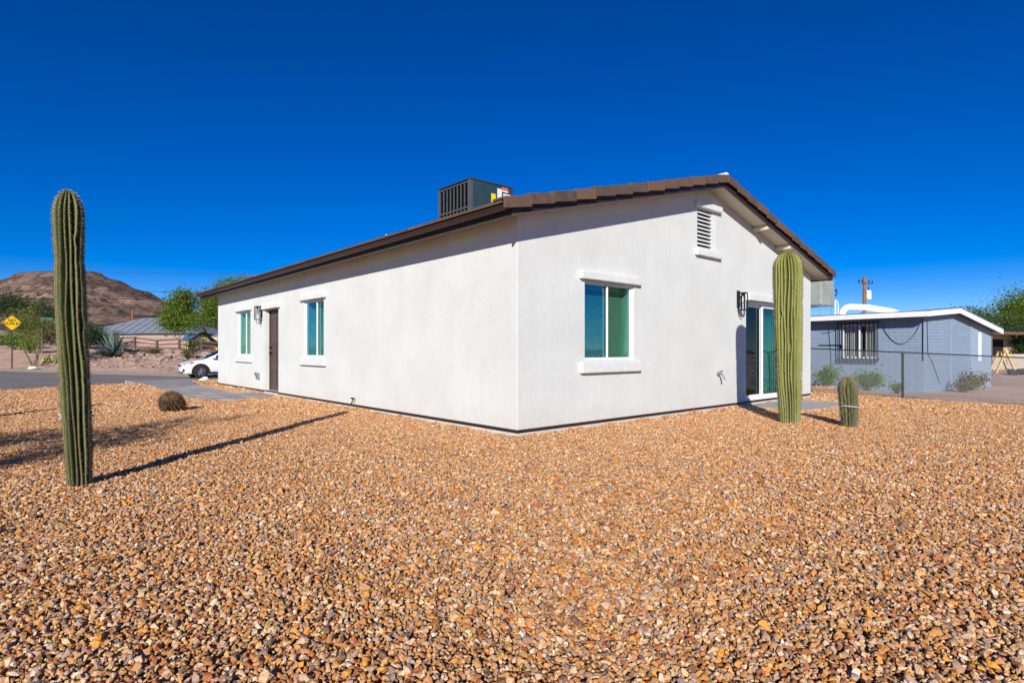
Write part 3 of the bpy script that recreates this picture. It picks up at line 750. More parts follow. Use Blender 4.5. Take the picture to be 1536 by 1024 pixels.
e2r = ng.nodes.new('FunctionNodeEulerToRotation'); L(na('rot', 'FLOAT_VECTOR'), e2r.inputs[0]); L(e2r.outputs[0], iop.inputs['Rotation'])
L(na('siz', 'FLOAT'), iop.inputs['Scale']); L(iop.outputs[0], go.inputs[0])
md = gobj.modifiers.new('scatter', 'NODES'); md.node_group = ng

# ------------------------------------------------------------------ cacti
def saguaro(loc, H, rfun, ribs, label, cat, skin, spine_mats, lean=(0, 0), seed=1, spine_len=.03, kinks=(), areole=.024, name='saguaro_cactus', group=None, scars=(), nsp=7, twist=.05, depth=.36, spine_w=.0014, pad=.0055, pad_m=2):
    r = np.random.default_rng(seed); e = empty(name, loc, 0, label, cat, group)
    nr = int(H/areole*3.2)+24; na_ = ribs*8; hs = np.concatenate([np.linspace(0, .93, nr-24, endpoint=False), .93 + .07*(np.sin(np.linspace(0, 1, 24)*np.pi/2))])
    ph = r.uniform(0, 6.28, 8)
    def ang_off(t): return twist*np.sin(t*7+ph[0]) + twist*.6*np.sin(t*17+ph[1])
    def rib_wob(t, k): return .13*np.sin(t*9 + k*2.1 + ph[2]) + .08*np.sin(t*23+k*3.7) + sum((k == kk)*aa*np.exp(-((t-tc)/tw)**2) for kk, tc, tw, aa in km)
    km = [(int(r.integers(0, ribs)), float(r.uniform(.12, .85)), float(r.uniform(.012, .035)), float(r.choice((-1, 1))*r.uniform(.25, .5))) for _ in range(ribs//2)]
    def kink(t): return sum(a*np.exp(-((t-c)/w)**2) for c, w, a in kinks) if kinks else 0*t
    phi = np.linspace(0, 2*np.pi, na_, endpoint=False)
    V = np.zeros((nr, na_, 3)); A = np.zeros((nr, na_)); Hh = np.zeros((nr, na_))
    crest = np.abs(np.cos(phi*ribs/2))
    def axis_pt(t): return np.array([lean[0]*t*(1+.3*np.sin(t*3)), lean[1]*t, H*t])
    for i, t in enumerate(hs):
        rad = rfun(t)*(1-kink(t)); prof = 1 - depth*(1-crest**1.05)
        ripple = 1 + .018*np.cos(t*H/areole*2*np.pi + np.round(phi*ribs/2/np.pi)*2.4)*crest**2
        k = np.round(phi*ribs/(2*np.pi)) % ribs
        pp = phi + ang_off(t) + rib_wob(t, k)*2*np.pi/ribs*.8
        c = axis_pt(t)
        V[i, :, 0] = c[0] + rad*prof*ripple*np.cos(pp); V[i, :, 1] = c[1] + rad*prof*ripple*np.sin(pp); V[i, :, 2] = c[2]
        A[i] = crest; Hh[i] = t
    i, j = np.meshgrid(np.arange(nr-1), np.arange(na_), indexing='ij'); a = i*na_+j; b = i*na_+(j+1) % na_
    F = np.stack([a, b, b+na_, a+na_], -1).reshape(-1, 4)
    o = np_mesh('stem', V.reshape(-1, 3), F, M[skin], e, smooth=True)
    me = o.data; attr(me, 'rib', 'FLOAT', A.astype(np.float32)); attr(me, 'hgt', 'FLOAT', Hh.astype(np.float32))
    # areoles + spines on rib crests
    ts = np.arange(.01, .995, areole/H)
    P = []; D = []
    for k in range(ribs):
        ph0 = 2*np.pi*k/ribs
        for t in ts + r.uniform(-.2, .2, len(ts))*areole/H:
            tt = min(max(t, 0), .999)
            if tt > .93: tt = .93+.07*np.sin((tt-.93)/.07*np.pi/2)
            rad = rfun(tt)*(1-kink(tt)); pp = ph0 + ang_off(tt) + rib_wob(tt, k)*2*np.pi/ribs*.8
            c = axis_pt(tt); e2 = (rfun(min(tt+.002, .9999))-rfun(tt-.002))/(.004*H)
            nrm = np.array([np.cos(pp), np.sin(pp), -e2]); nrm /= np.linalg.norm(nrm)
            if not np.isfinite(nrm).all(): continue
            P.append(c + rad*np.array([np.cos(pp), np.sin(pp), 0])); D.append(nrm)
    P = np.array(P); D = np.array(D); n = len(P)
    rad_t = P[:, 2]/H
    Pn = np.repeat(P, nsp, 0); Dn = np.repeat(D, nsp, 0)
    dirs = Dn*.7 + r.normal(0, .62, (n*nsp, 3)); dirs /= np.linalg.norm(dirs, axis=1)[:, None]
    ln = spine_len*r.uniform(.5, 1.25, n*nsp); sidev = np.cross(dirs, r.normal(0, 1, (n*nsp, 3))); sidev /= np.linalg.norm(sidev, axis=1)[:, None]
    w = spine_w
    Vt = np.stack([Pn+sidev*w, Pn-sidev*w, Pn+dirs*ln[:, None]], 1).reshape(-1, 3); Ft = np.arange(n*nsp*3).reshape(-1, 3)
    pick = np.where(np.repeat(rad_t, nsp) > .93 - .1*r.random(n*nsp), 1, np.where(r.random(n*nsp) < .35, 2, 0)) if len(spine_mats) > 2 else np.zeros(n*nsp, int)
    # felted areole pads at the foot of every spine cluster
    q = pad; up = np.array([0, 0, 1.])
    tx = np.cross(D, up); tx /= np.linalg.norm(tx, axis=1)[:, None]+1e-9; ty = np.cross(tx, D); c = P + D*.0025
    Va = np.stack([c+tx*q, c+ty*q*1.3, c-tx*q, c+tx*q, c-tx*q, c-ty*q*1.3], 1).reshape(-1, 3)
    Vt = np.concatenate([Vt, Va]); Ft = np.arange(len(Vt)).reshape(-1, 3); pick = np.concatenate([pick, np.full(n*2, pad_m if len(spine_mats) > 2 else 0)])
    so = np_mesh('spines', Vt, Ft, M[spine_mats[0]], e)
    for m_ in spine_mats[1:]: so.data.materials.append(M[m_])
    so.data.polygons.foreach_set('material_index', pick.astype(np.int32)); tag(so, kind='stuff')
    for (az, z, s_) in scars:
        t = z/H; rad = rfun(t); c = axis_pt(t); mb = MB()
        for q_ in range(5):
            aa = az + r.uniform(-.25, .25); zz = z + r.uniform(-s_, s_); rr = rad + .002; x, y = c[0]+rr*math.cos(aa), c[1]+rr*math.sin(aa)
            mb.tube([(x, y, zz), (x+.012*math.cos(aa)+r.uniform(-.01, .01), y+.012*math.sin(aa), zz+r.uniform(-.02, .02)), (x+r.uniform(-.03, .03), y+r.uniform(-.03, .03), zz+r.uniform(-.03, .03))], [.003, .0045, .002], 6)
        mb.build('scar', M['scar'], e)
    return e
def dome(t, t0=.93): return 1. if t < t0 else math.sqrt(max(1e-6, 1-((t-t0)/(1-t0))**2))
def lerp_r(keys):
    xs = [k[0] for k in keys]; ys = [k[1] for k in keys]
    return lambda t: float(np.interp(t, xs, ys))*dome(t, .915)
saguaro((-3.47, 4.55, -.02), 2.37, lerp_r([(0, .081), (.1, .091), (.35, .101), (.68, .104), (.78, .097), (.92, .102), (1, .103)]), 16,
        'tall slim dark green saguaro with white scars, standing alone in the left yard', 'cactus', 'sag_dark', ('spine_grey', 'spine', 'spine_dark'), lean=(-.09, .0), seed=3, spine_len=.019, nsp=6, depth=.5,
        kinks=((.76, .02, .05), (.70, .015, .03), (.36, .012, .05), (.9, .1, -.03)), scars=((R(205), .55, .03), (R(32), .56, .02)), areole=.022)
saguaro((4.165, 8.5, -.02), 2.56, lerp_r([(0, .140), (.08, .148), (.2, .166), (.5, .188), (.75, .197), (.86, .203), (.93, .197), (1, .19)]), 25,
        'tall thick yellow-green saguaro standing in front of the sliding glass door', 'cactus', 'sag_light', ('spine', 'spine_red', 'spine_dark'), lean=(-.03, 0), seed=8, spine_len=.028, depth=.42, spine_w=.0016, pad=.008, pad_m=0,
        kinks=((.36, .012, .02), (.70, .02, .02), (.60, .01, .02)), scars=((R(-50), .72, .06),), areole=.025)
saguaro((4.78, 8.02, -.02), .71, lambda t: float(np.interp(t, [0, .3, .7, 1], [.092, .108, .116, .116]))*dome(t, .8), 15,
        'knee-high grey-spined young saguaro with a pale ring around it, right of the tall one', 'cactus', 'sag_small', ('spine_grey', 'spine_grey', 'spine_dark'), lean=(-.03, 0), seed=5, spine_len=.034, areole=.018, twist=.02, nsp=11, spine_w=.0018)
young = bpy.data.objects['saguaro_cactus.002']
mb = MB(); mb.tube([(.122*math.cos(a)-.012, .122*math.sin(a), .30+.008*math.sin(a*2)) for a in np.linspace(0, 2*math.pi, 28)], .006, 6, cap=False); mb.build('ring', M['scar'], young)
# saguaro whose shadow falls in from the left, outside the frame
saguaro((-9.0, 4.75, -.02), 2.95, lerp_r([(0, .055), (.3, .07), (.8, .075), (1, .07)]), 13, 'very slender saguaro standing beyond the left edge of the picture', 'cactus', 'sag_dark', ('spine_grey', 'spine', 'spine_dark'), seed=12, nsp=4)

# barrel cactus, leaning
def barrel():
    b = saguaro((-6.02, 10.15, -.03), .40, lambda t: .178*math.sin(math.acos(min(1, max(-1, 1-2*(.12+.88*t)))))**.75 if t < 1 else .01, 18,
        'squat leaning barrel cactus covered in brown spines, on the gravel near the walkway', 'cactus', 'barrel', ('spine_dark', 'spine_red', 'spine_red'), seed=21, spine_len=.062, areole=.017, name='barrel_cactus', nsp=12, twist=.03, spine_w=.0026)
    b.rotation_euler = (R(38), R(-8), 0.2)
barrel()

# ------------------------------------------------------------------ plants
def branch_tree(mb, p, d, L, r, depth, rnd, tips, spread=.6, up=.25, n=5):
    pts = [Vector(p)]; rad = [r]; q = Vector(p); dd = Vector(d).normalized(); k = 4
    for i in range(k):
        dd = (dd + Vector((rnd.gauss(0, .16), rnd.gauss(0, .16), rnd.gauss(0, .10)+up*.12))).normalized()
        q = q + dd*L/k; pts.append(q.copy()); rad.append(r*(1-.45*(i+1)/k))
    mb.tube(pts, rad, n, cap=False)
    if depth <= 2: tips.extend(pts[2:])
    if depth == 0: return
    m = rnd.choice((2, 3, 3))
    for j in range(m):
        s = rnd.uniform(.55, 1) if j else 1
        bp = pts[-1] if j == 0 else pts[rnd.choice((2, 3, 4))]
        nd = (dd + Vector((rnd.gauss(0, spread), rnd.gauss(0, spread), rnd.gauss(0, spread*.6)+up))).normalized()
        branch_tree(mb, bp, nd, L*rnd.uniform(.62, .85), rad[-1]*rnd.uniform(.7, .95), depth-1, rnd, tips, spread, up, n)
def leaves(name, tips, count, sig, size, mat, parent, rs, flat=1., ell=None):
    r = np.random.default_rng(rs); T = np.array([tuple(t) for t in tips]); idx = r.integers(0, len(T), count)
    P = T[idx] + r.normal(0, 1, (count, 3))*np.array([sig, sig, sig*flat])
    d = r.normal(0, 1, (count, 3)); d /= np.linalg.norm(d, axis=1)[:, None]; e = np.cross(d, r.normal(0, 1, (count, 3))); e /= np.linalg.norm(e, axis=1)[:, None]
    s = size*r.uniform(.5, 1.4, count)[:, None]
    V = np.stack([P-d*s, P+e*s*.45, P+d*s, P-e*s*.45], 1).reshape(-1, 3)
    return np_mesh(name, V, np.arange(count*4).reshape(-1, 4), M[mat], parent)
def tree(loc, H, label, leafmat, barkmat='bark', stems=1, L=None, r=.12, depth=4, spread=.55, up=.25, count=5000, sig=.3, size=.09, seed=1, group=None, cat='tree', name='tree', squash=None, lean=(0, 0), trunk='trunk', crown='crown', flat=.8, splay=.5, zmin=0.):
    e = empty(name, loc, 0, label, cat, group); rnd = random.Random(seed); mb = MB(); tips = []; L = L or H*.30
    for s in range(stems):
        a = 2*math.pi*s/stems + rnd.uniform(-.4, .4); sp = 0 if stems == 1 else splay
        branch_tree(mb, (.08*math.cos(a)*(stems > 1), .08*math.sin(a)*(stems > 1), -.1), (sp*math.cos(a)+lean[0], sp*math.sin(a)+lean[1], 1), L, r, depth, rnd, tips, spread, up)
    T = np.array([tuple(t) for t in tips]); zmax = T[:, 2].max(); k = H/ (zmax+sig*.8)
    o = mb.build(trunk, M[barkmat], e, recalc=False, smooth=True)
    o.data.transform(Matrix.Scale(k, 4)); T = T*k
    if squash is not None:
        c = T[:, :2].mean(0); w = np.percentile(np.hypot(*(T[:, :2]-c).T), 88); f = squash/w
        M4 = Matrix.Diagonal((f, f, 1, 1)); o.data.transform(M4); T[:, :2] *= f
    T = T[T[:, 2] > zmin*H]
    leaves(crown, T, count, sig, size, leafmat, e, seed, flat)
    return e
def g0(x, y, dz=0): return (x, y, T1(x, y)+dz)
# front left palo verde across the road and its neighbours
tree(g0(-30.6, 36.2), 4.2, 'thin multi-stemmed palo verde with sparse yellow-green crown behind the road sign', 'leaf_palo', 'bark_green', 3, 1.5, .085, 5, .42, .35, 5200, .24, .050, 4, 'trees across the street', squash=1.45, lean=(.12, 0))
tree(g0(-23.6, 46.5), 6.1, 'wide green mesquite tree over the rail fence, beside the white house corner', 'leaf_mesquite', 'bark', 2, 1.7, .16, 5, .72, .10, 64000, .42, .080, 9, 'trees across the street', squash=3.0, splay=.8, zmin=.32)
tree(g0(-48, 53), 5.2, 'dark green tree behind the yellow sign at the left edge', 'leaf_dark', 'bark', 1, None, .15, 4, .6, .2, 9000, .55, .08, 15, 'trees across the street', squash=2.6)
tree(g0(-45.3, 56), 3.6, 'low dark tree between the salmon house and the palo verde', 'leaf_dark', 'bark', 2, None, .1, 4, .6, .2, 6000, .5, .08, 16, 'trees across the street', squash=2.6)
tree(g0(-37.5, 50), 2.4, 'dark rounded tree half hidden behind the palo verde stems', 'leaf_dark', 'bark', 2, None, .08, 3, .6, .2, 5000, .4, .07, 17, 'trees across the street', squash=1.7)
# right of the blue house
tree(g0(35.6, 37.0), 4.6, 'big spreading green tree behind the tan shed at the right edge', 'leaf_right', 'bark', 3, None, .18, 5, .7, .12, 52000, .42, .070, 31, 'trees beyond the blue house', squash=4.1, splay=.7, zmin=.2)
tree(g0(43, 45), 6.2, 'taller green tree beyond, past the right edge of the picture', 'leaf_bright', 'bark', 2, None, .2, 5, .65, .15, 24000, .5, .085, 32, 'trees beyond the blue house', squash=4.6)
tree(g0(30.6, 34.6), 2.6, 'small dense dark tree beside the tan shed', 'leaf_dark', 'bark', 2, None, .1, 4, .6, .15, 7000, .4, .06, 33, 'trees beyond the blue house', squash=1.3)
# tree left of the camera that throws the branchy shade on the gravel
tree((-6.6, .9, -.04), 3.5, 'sparse palo verde standing left of the picture, casting branch shadows on gravel', 'leaf_palo', 'bark_green', 3, 1.2, .05, 4, .5, .25, 11000, .16, .036, 41, squash=1.5)
def shrub(loc, H, wdt, label, mat, count=700, size=.035, seed=1, group=None, cat='shrub', stemmat='bark', name='shrub', nst=14, sig=.07):
    e = empty(name, loc, 0, label, cat, group); rnd = random.Random(seed); mb = MB(); tips = []
    for i in range(nst):
        a = rnd.uniform(0, 6.28); k = rnd.uniform(.1, 1); h = H*rnd.uniform(.55, 1)*(1-.25*k)
        p1 = (wdt*.25*k*math.cos(a), wdt*.25*k*math.sin(a), h*.5); p2 = (wdt*.5*k*math.cos(a), wdt*.5*k*math.sin(a), h)
        mb.tube([(0, 0, -.03), p1, p2], [.012, .008, .003], 4); tips += [Vector(p1).lerp(Vector(p2), t) for t in (.2, .5, .8, 1)]
    mb.build('stems', M[stemmat], e, recalc=False); leaves('leaves', tips, count, sig*H/.5, size, mat, e, seed); return e
G = 'weeds along the foot of the blue block wall'
shrub(g0(10.75, 19.35), .75, 1.0, 'loose grey-green weed beside the white house corner, at the blue wall', 'leaf_weed', 900, .05, 1, G, 'weed', name='weed')
shrub(g0(11.35, 18.15), .72, .85, 'upright dark green weed under the barred window', 'leaf_weed', 800, .05, 2, G, 'weed', name='weed')
shrub(g0(11.75, 17.3), .42, .5, 'smallest green weed beside the fence post', 'leaf_weed', 300, .035, 3, G, 'weed', name='weed')
shrub(g0(15.6, 19.3), .62, 1.1, 'yellow-green bush against the gable end of the blue house', 'leaf_dry', 900, .045, 4, G, 'shrub')
shrub(g0(14.7, 18.5), .42, 1.1, 'dry straw-coloured brush beside the yellow-green bush', 'leaf_dry', 500, .035, 5, G, 'shrub')
shrub(g0(14.4, 14.3), .42, 1.0, 'dry low bush on bare dirt at the right edge', 'leaf_dry', 600, .03, 6, None, 'shrub')
G = 'bushes across the street'
shrub(g0(-35.3, 41.5), 1.25, 1.5, 'bright yellow-green bush right of the sign post', 'leaf_bright', 2200, .06, 7, G)
shrub(g0(-38.2, 43.5), 1.3, 2.0, 'wide green bush left of the sign post in front of the salmon house', 'leaf_bright', 2200, .07, 8, G)
shrub(g0(-31.7, 41.3), 1.6, 1.5, 'straw-coloured dry bush behind the palo verde stems', 'leaf_dry', 1200, .05, 9, G)
shrub(g0(-24.6, 43.4), 1.25, .8, 'dark scraggly bush in front of the rail fence', 'leaf_dark', 900, .05, 10, G)
shrub(g0(-36.4, 50.3), 1.3, 2.4, 'green shrub top showing behind the agave', 'leaf_mesquite', 1200, .08, 11, G)
shrub(g0(-28.2, 51), 1.2, 1.7, 'olive shrub against the beige wall behind the rail fence', 'leaf_palo', 900, .07, 12, G)
shrub(g0(-25.8, 50.5), 1.0, 1.5, 'second olive shrub, nearer the mesquite, behind the rail fence', 'leaf_palo', 900, .07, 13, G)
shrub(g0(32.2, 32.5), .9, 2.2, 'low crimson flowering shrub on the dirt at the right edge', 'leaf_red', 1600, .06, 14, None)

shrub(g0(-34.0, 44.5), 1.9, 2.4, 'dark olive bush between the straw bush and the grey house', 'leaf_dark', 2600, .07, 21, G)
shrub(g0(-26.8, 42.2), .7, 1.3, 'low brown brush on the rocky bank below the rail fence', 'leaf_dry', 900, .05, 22, G)
shrub(g0(-23.2, 40.6), .8, 1.4, 'low grey-brown brush at the upper bank near the parked car', 'leaf_dry', 900, .05, 23, G)
# agave
def agave(loc, wd, H, label):
    e = empty('agave', loc, 0, label, 'agave'); rnd = random.Random(5)
    for dry in (0, 1):
        mb = MB()
        for i in range(34 if not dry else 14):
            a = i*2.39996 + rnd.uniform(-.2, .2); t = i/34 if not dry else 0
            el = R(88-74*(t**.8)) if not dry else R(rnd.uniform(-4, 10)); el = el if not dry else el
            el = R(80 - 68*t) if not dry else R(rnd.uniform(2, 12))
            Lf = H*1.0 + (wd*.5-H)*t if not dry else wd*.5*rnd.uniform(.7, 1)
            Lf *= rnd.uniform(.8, 1.1); w0 = .13
            pts = []; c = Vector((0, 0, .1)); ring = []
            sag = (-.25 if i % 3 else .12)*t
            for k in range(7):
                s = k/6; ee = el + sag*s; p = Vector((math.cos(ee)*math.cos(a), math.cos(ee)*math.sin(a), math.sin(ee)))*Lf*s + Vector((0, 0, .1))
                side = Vector((-math.sin(a), math.cos(a), 0)); upv = Vector((-math.sin(ee)*math.cos(a), -math.sin(ee)*math.sin(a), math.cos(ee)))
                w = w0*(.75+.7*s)*(1-s**2.2)+.004; ring.append([p-side*w+upv*.3*w, p-upv*.04*(1-s)-upv*.1*w, p+side*w+upv*.3*w, p+upv*.02*(1-s)])
            mb.loft(ring)
        mb.build('leaves' if not dry else 'dry_leaves', M['agave' if not dry else 'agave_dry'], e, recalc=True)
    return e
agave(g0(-29.0, 41.2), 3.6, 1.75, 'large blue-green agave with spiky leaves on the rocky bank')
# prickly pear
e = empty('prickly_pear', g0(-30.2, 37.4), 0, 'low pale yellow-green prickly pear beside the palo verde', 'cactus'); rnd = random.Random(3)
for i in range(11):
    mb = MB(); a = rnd.uniform(0, 3.14); c = Vector((rnd.uniform(-.8, .8), rnd.uniform(-.25, .25), rnd.uniform(.15, .45))); Rm = Euler((rnd.uniform(-.5, .5), rnd.uniform(-.5, .5), a)).to_matrix()
    rings = []
    for k in range(7):
        th = math.pi*k/6; rings.append([c + Rm @ Vector((.17*math.sin(th)*math.cos(q), .035*math.sin(th)*math.sin(q), -.21*math.cos(th))) for q in np.linspace(0, 2*math.pi, 10, endpoint=False)])
    mb.loft(rings); mb.build('pad', M['pear'], e, smooth=True)

# ------------------------------------------------------------------ rocks
def rock_bm(mb, c, s, r):
    bm = bmesh.new()
    for k in range(14):
        v = Vector((r.gauss(0, 1), r.gauss(0, 1), r.gauss(0, .8))).normalized()*r.uniform(.8, 1.1)
        bm.verts.new(Vector(c)+Vector((v.x*s[0], v.y*s[1], v.z*s[2])))
    res = bmesh.ops.convex_hull(bm, input=bm.verts); bm.verts.index_update()
    vs = list(bm.verts); ix = {v: i for i, v in enumerate(vs)}
    mb.add([v.co.copy() for v in vs], [[ix[v] for v in f.verts] for f in bm.faces]); bm.free()
rnd = random.Random(8); mb = MB()
for i in range(900):
    y = 35.2 + 9*rnd.random()**.7; x = rnd.uniform(-31, -15)
    s = rnd.uniform(.04, .11)*(1+1.6*sstep(38, 44, y))*rnd.choice((1, 1, 1.6))
    rock_bm(mb, (x, y, T1(x, y)+s*.2), (s*1.3, s, s*.7), rnd)
for i in range(170):
    y = rnd.uniform(40.5, 43.6); x = rnd.uniform(-27.5, -16); s = rnd.uniform(.12, .24); rock_bm(mb, (x, y, T1(x, y)+s*.3), (s*1.4, s, s*.8), rnd)
tag(mb.build('rubble', M['rock']), kind='stuff')
def white_rock(x, y, z, s, lab):
    mb = MB(); rr = random.Random(int(x*100)); rock_bm(mb, (0, 0, s*.35), (s*1.1, s*.6, s*.45), rr); rock_bm(mb, (s*.5, .1*s, s*.25), (s*.6, s*.5, s*.35), rr)
    o = mb.build('white_rock', M['whiterock'], bevel=.01); o.location = (x, y, z); tag(o, lab, 'rock', 'white painted rocks')
white_rock(-10.85, 19.95, -.02, .20, 'white rock on the gravel beside the walkway, in front of the parked car')
white_rock(-29.3, 34.6, T1(-29.3, 34.6), .30, 'white rock at the foot of the palo verde by the road edge')

# ------------------------------------------------------------------ road sign
def sign():
    e = empty('road_sign', g0(-30.35, 34.4), 0, 'yellow diamond sign reading NO OUTLET on a dark post', 'sign')
    zc = 2.73 - T1(-30.35, 34.4); h = .475
    mb = MB(); mb.box(-.035, .035, .012, .07, -.2, zc+.2); mb.build('post', M['fencepost'], e)
    rr = .05; pts = []
    for k, (cx_, cz_) in enumerate(((h, 0), (0, h), (-h, 0), (0, -h))):
        dx, dz = cx_/h, cz_/h; t = Vector((-dz, 0, dx)); cc = Vector((cx_, 0, cz_)); inn = Vector((-dx, 0, -dz))
        pts += [cc+inn*rr-t*rr, cc+inn*rr*.3, cc+inn*rr+t*rr]
    ye = MB(); ye.prism([(p.x, .0, p.z+zc) for p in pts], (0, .010, 0)); face = ye.build('sign_plate', M['yellow'], e)
    mb = MB()
    k = .90
    def inner(s): return [Vector((p.x*s, -.002, p.z*s+zc)) for p in ((Vector((h, 0, 0))), Vector((0, 0, h)), Vector((-h, 0, 0)), Vector((0, 0, -h)))]
    A_, B_ = inner(.93), inner(.90); mb.add(A_+B_, [(i, (i+1) % 4, 4+(i+1) % 4, 4+i) for i in range(4)]); mb.build('border', M['black'], face, recalc=False)
    for txt, dz in (('NO', .075), ('OUTLET', -.12)):
        cu = bpy.data.curves.new('lettering', 'FONT'); cu.body = txt; cu.size = .215; cu.align_x = 'CENTER'; cu.extrude = .001; cu.offset = .006; cu.space_character = 1.08
        o = bpy.data.objects.new('lettering', cu); COL.objects.link(o); o.data.materials.append(M['black']); o.parent = face; o.location = (0, -.003, zc+dz); o.rotation_euler = (R(90), 0, 0)
    # face the camera side of the street
    e.rotation_euler = (0, 0, R(41))
sign()
e = empty('street_name_sign', g0(-33.6, 40.5), R(20), 'small green street name blade on a thin pole behind the yellow sign', 'sign')
mb = MB(); mb.cyl((0, 0, -.1), (0, 0, 2.75), .03, 8); mb.build('post', M['steel'], e)
mb = MB(); mb.box(-.1, .62, -.01, .01, 2.5, 2.72); mb.build('blade', M['signgreen'], e)

# ------------------------------------------------------------------ car
def car():
    hd = math.atan2(-.64, -.77)
    e = empty('parked_car', (-16.75, 32.8, -.45), hd, 'white compact SUV parked beyond the walkway, rear half hidden by the house', 'car')
    def st(x, w, zb, zm, zt, drop=.10): # half ring, mirrored
        h = [(0, zb), (w*.90, zb), (w*.985, zb+.12), (w, zm), (w*.975, zt-drop), (w*.84, zt-.015), (w*.45, zt+.012), (0, zt+.02)]
        return [Vector((x, y, z)) for y, z in h] + [Vector((x, -y, z)) for y, z in h[-2:0:-1]]
    S_ = [(2.17, .50, .33, .50, .66, .05), (2.12, .68, .26, .50, .74, .06), (2.0, .79, .22, .52, .82, .07), (1.75, .86, .20, .56, .90, .08), (1.35, .90, .20, .58, .965, .09), (.95, .905, .20, .58, 1.02, .09),
          (.3, .905, .20, .60, 1.03, .06), (-.8, .905, .20, .60, 1.06, .06), (-1.6, .90, .22, .62, 1.08, .07), (-2.0, .84, .28, .64, 1.06, .08), (-2.15, .74, .36, .66, .98, .06)]
    mb = MB(); mb.loft([st(*s) for s in S_]); body = mb.build('body', M['carpaint'], e, smooth=True); 
    # greenhouse
    G_ = [(1.05, .76, .74, 1.02, 1.03), (.55, .79, .70, 1.03, 1.26), (.12, .80, .655, 1.03, 1.475), (-.45, .80, .635, 1.04, 1.545), (-1.2, .80, .62, 1.05, 1.53), (-1.75, .78, .60, 1.06, 1.44), (-2.08, .74, .62, 1.04, 1.10)]
    mb = MB(); rings = []
    for x, wb, wt, zb, zt in G_: rings.append([Vector(p) for p in ((x, wb, zb-.05), (x, wt+.03, zt-.05), (x, wt-.06, zt), (x, 0, zt+.015), (x, -wt+.06, zt), (x, -wt-.03, zt-.05), (x, -wb, zb-.05))])
    mb.loft(rings, closed=False, caps=False); mb.build('roof', M['carpaint'], e, smooth=False)
    mb = MB()
    def gq(x, f, sg=1): # point on the side of the greenhouse
        xs = [g[0] for g in G_][::-1]
        wb, wt, zb, zt = [float(np.interp(x, xs, [g[k] for g in G_][::-1])) for k in (1, 2, 3, 4)]
        lo = Vector((x, wb, zb-.05)); hi = Vector((x, wt+.03, zt-.05)); p = lo.lerp(hi, f); return Vector((p.x, (p.y+.008)*sg, p.z))
    for sg in (1, -1):
        for xa, xb in ((.62, -.32), (-.40, -1.22), (-1.30, -1.72)):
            mb = MB(); n_ = 5; xs = [xa+(xb-xa)*i/n_ for i in range(n_+1)]
            vs = [gq(x, .17, sg) for x in xs] + [gq(x, .93, sg) for x in xs]; mb.add(vs, [(i, i+1, n_+2+i, n_+1+i) for i in range(n_)]); mb.build('side_window', M['carglass'], e, recalc=False)
    mb = MB(); vs = []
    for x, w, z in ((1.0, .70, 1.075), (.60, .67, 1.26), (.16, .60, 1.478)): vs += [Vector((x, -w, z-.02)), Vector((x+.03, -w*.5, z+.012)), Vector((x+.035, 0, z+.022)), Vector((x+.03, w*.5, z+.012)), Vector((x, w, z-.02))]
    mb.add(vs, [(i*5+j, i*5+j+1, i*5+j+6, i*5+j+5) for i in range(2) for j in range(4)]); mb.build('windscreen', M['carglass'], e, recalc=False)
    for sg in (1, -1):
        for x in (1.30, -1.36):
            c = Vector((x, sg*.83, .335))
            mb = MB(); mb.cyl((x, sg*.80, .335), (x, sg*.912, .335), .385, 28); mb.build('arch_liner', M['dark'], e)
            mb = MB(); ring = []
            for k in range(15):
                a = R(-18+216*k/14); 
                ring.append([Vector((x+q*math.cos(a), sg*yy, max(.22, .335+q*math.sin(a)))) for q, yy in ((.375, .90), (.455, .90), (.455, .922), (.375, .922))])
            mb.loft(ring); mb.build('arch_cladding', M['blackrub'], e)
            mb = MB(); pr = [(.20, .0), (.30, -.005), (.335, .02), (.335, .16), (.31, .20), (.21, .205)]
            mb.loft([[Vector((x+q*math.cos(a), sg*(.735+yy), .335+q*math.sin(a))) for q, yy in pr] for a in np.linspace(0, 2*math.pi, 29)], caps=False); wh = mb.build('wheel', M['blackrub'], e, smooth=True)
            mb = MB(); mb.cyl((x, sg*.83, .335), (x, sg*.885, .335), .218, 24); mb.build('wheel_back', M['dark'], wh)
            mb = MB()
            for k in range(5):
                for da in (-.16, .16):
                    a = 2*math.pi*k/5+.3; a2 = a+da*1.6
                    mb.tube([(x+.03*math.cos(a), sg*.93, .335+.03*math.sin(a)), (x+.21*math.cos(a2), sg*.932, .335+.21*math.sin(a2))], [.022, .018], 6)
            mb.loft([[Vector((x+q*math.cos(a), sg*yy, .335+q*math.sin(a))) for q, yy in ((.20, .90), (.222, .90), (.222, .938), (.20, .938))] for a in np.linspace(0, 2*math.pi, 25)], caps=False)
            mb.cyl((x, sg*.90, .335), (x, sg*.94, .335), .05, 12); mb.build('rim', M['rim'], wh)
        mb = MB(); mb.box(1.0, -1.0, sg*.88, sg*.915, .19, .32); mb.build('sill_cladding', M['blackrub'], e, bevel=.01)
        # headlight wrapping the corner
        mb = MB(); mb.add([Vector((2.155, sg*.50, .70)), Vector((2.06, sg*.745, .70)), Vector((1.80, sg*.863, .755)), Vector((1.58, sg*.885, .86)), Vector((1.80, sg*.815, .885)), Vector((2.02, sg*.70, .80)), Vector((2.15, sg*.46, .735))], [(0,1,2,3,4,5,6)]); hl = mb.build('headlight', M['chrome'], e, recalc=False)
        mb = MB(); mb.add([Vector((1.80, sg*.867, .765)), Vector((1.59, sg*.889, .858)), Vector((1.76, sg*.838, .872))], [(0,1,2)]); mb.build('indicator', M['lampred'], hl, recalc=False)
        mb = MB(); mb.tube([(2.06, sg*.66, .42), (2.13, sg*.66, .42)], [.10, .085], 12); mb.build('fog_lamp', M['black'], e)
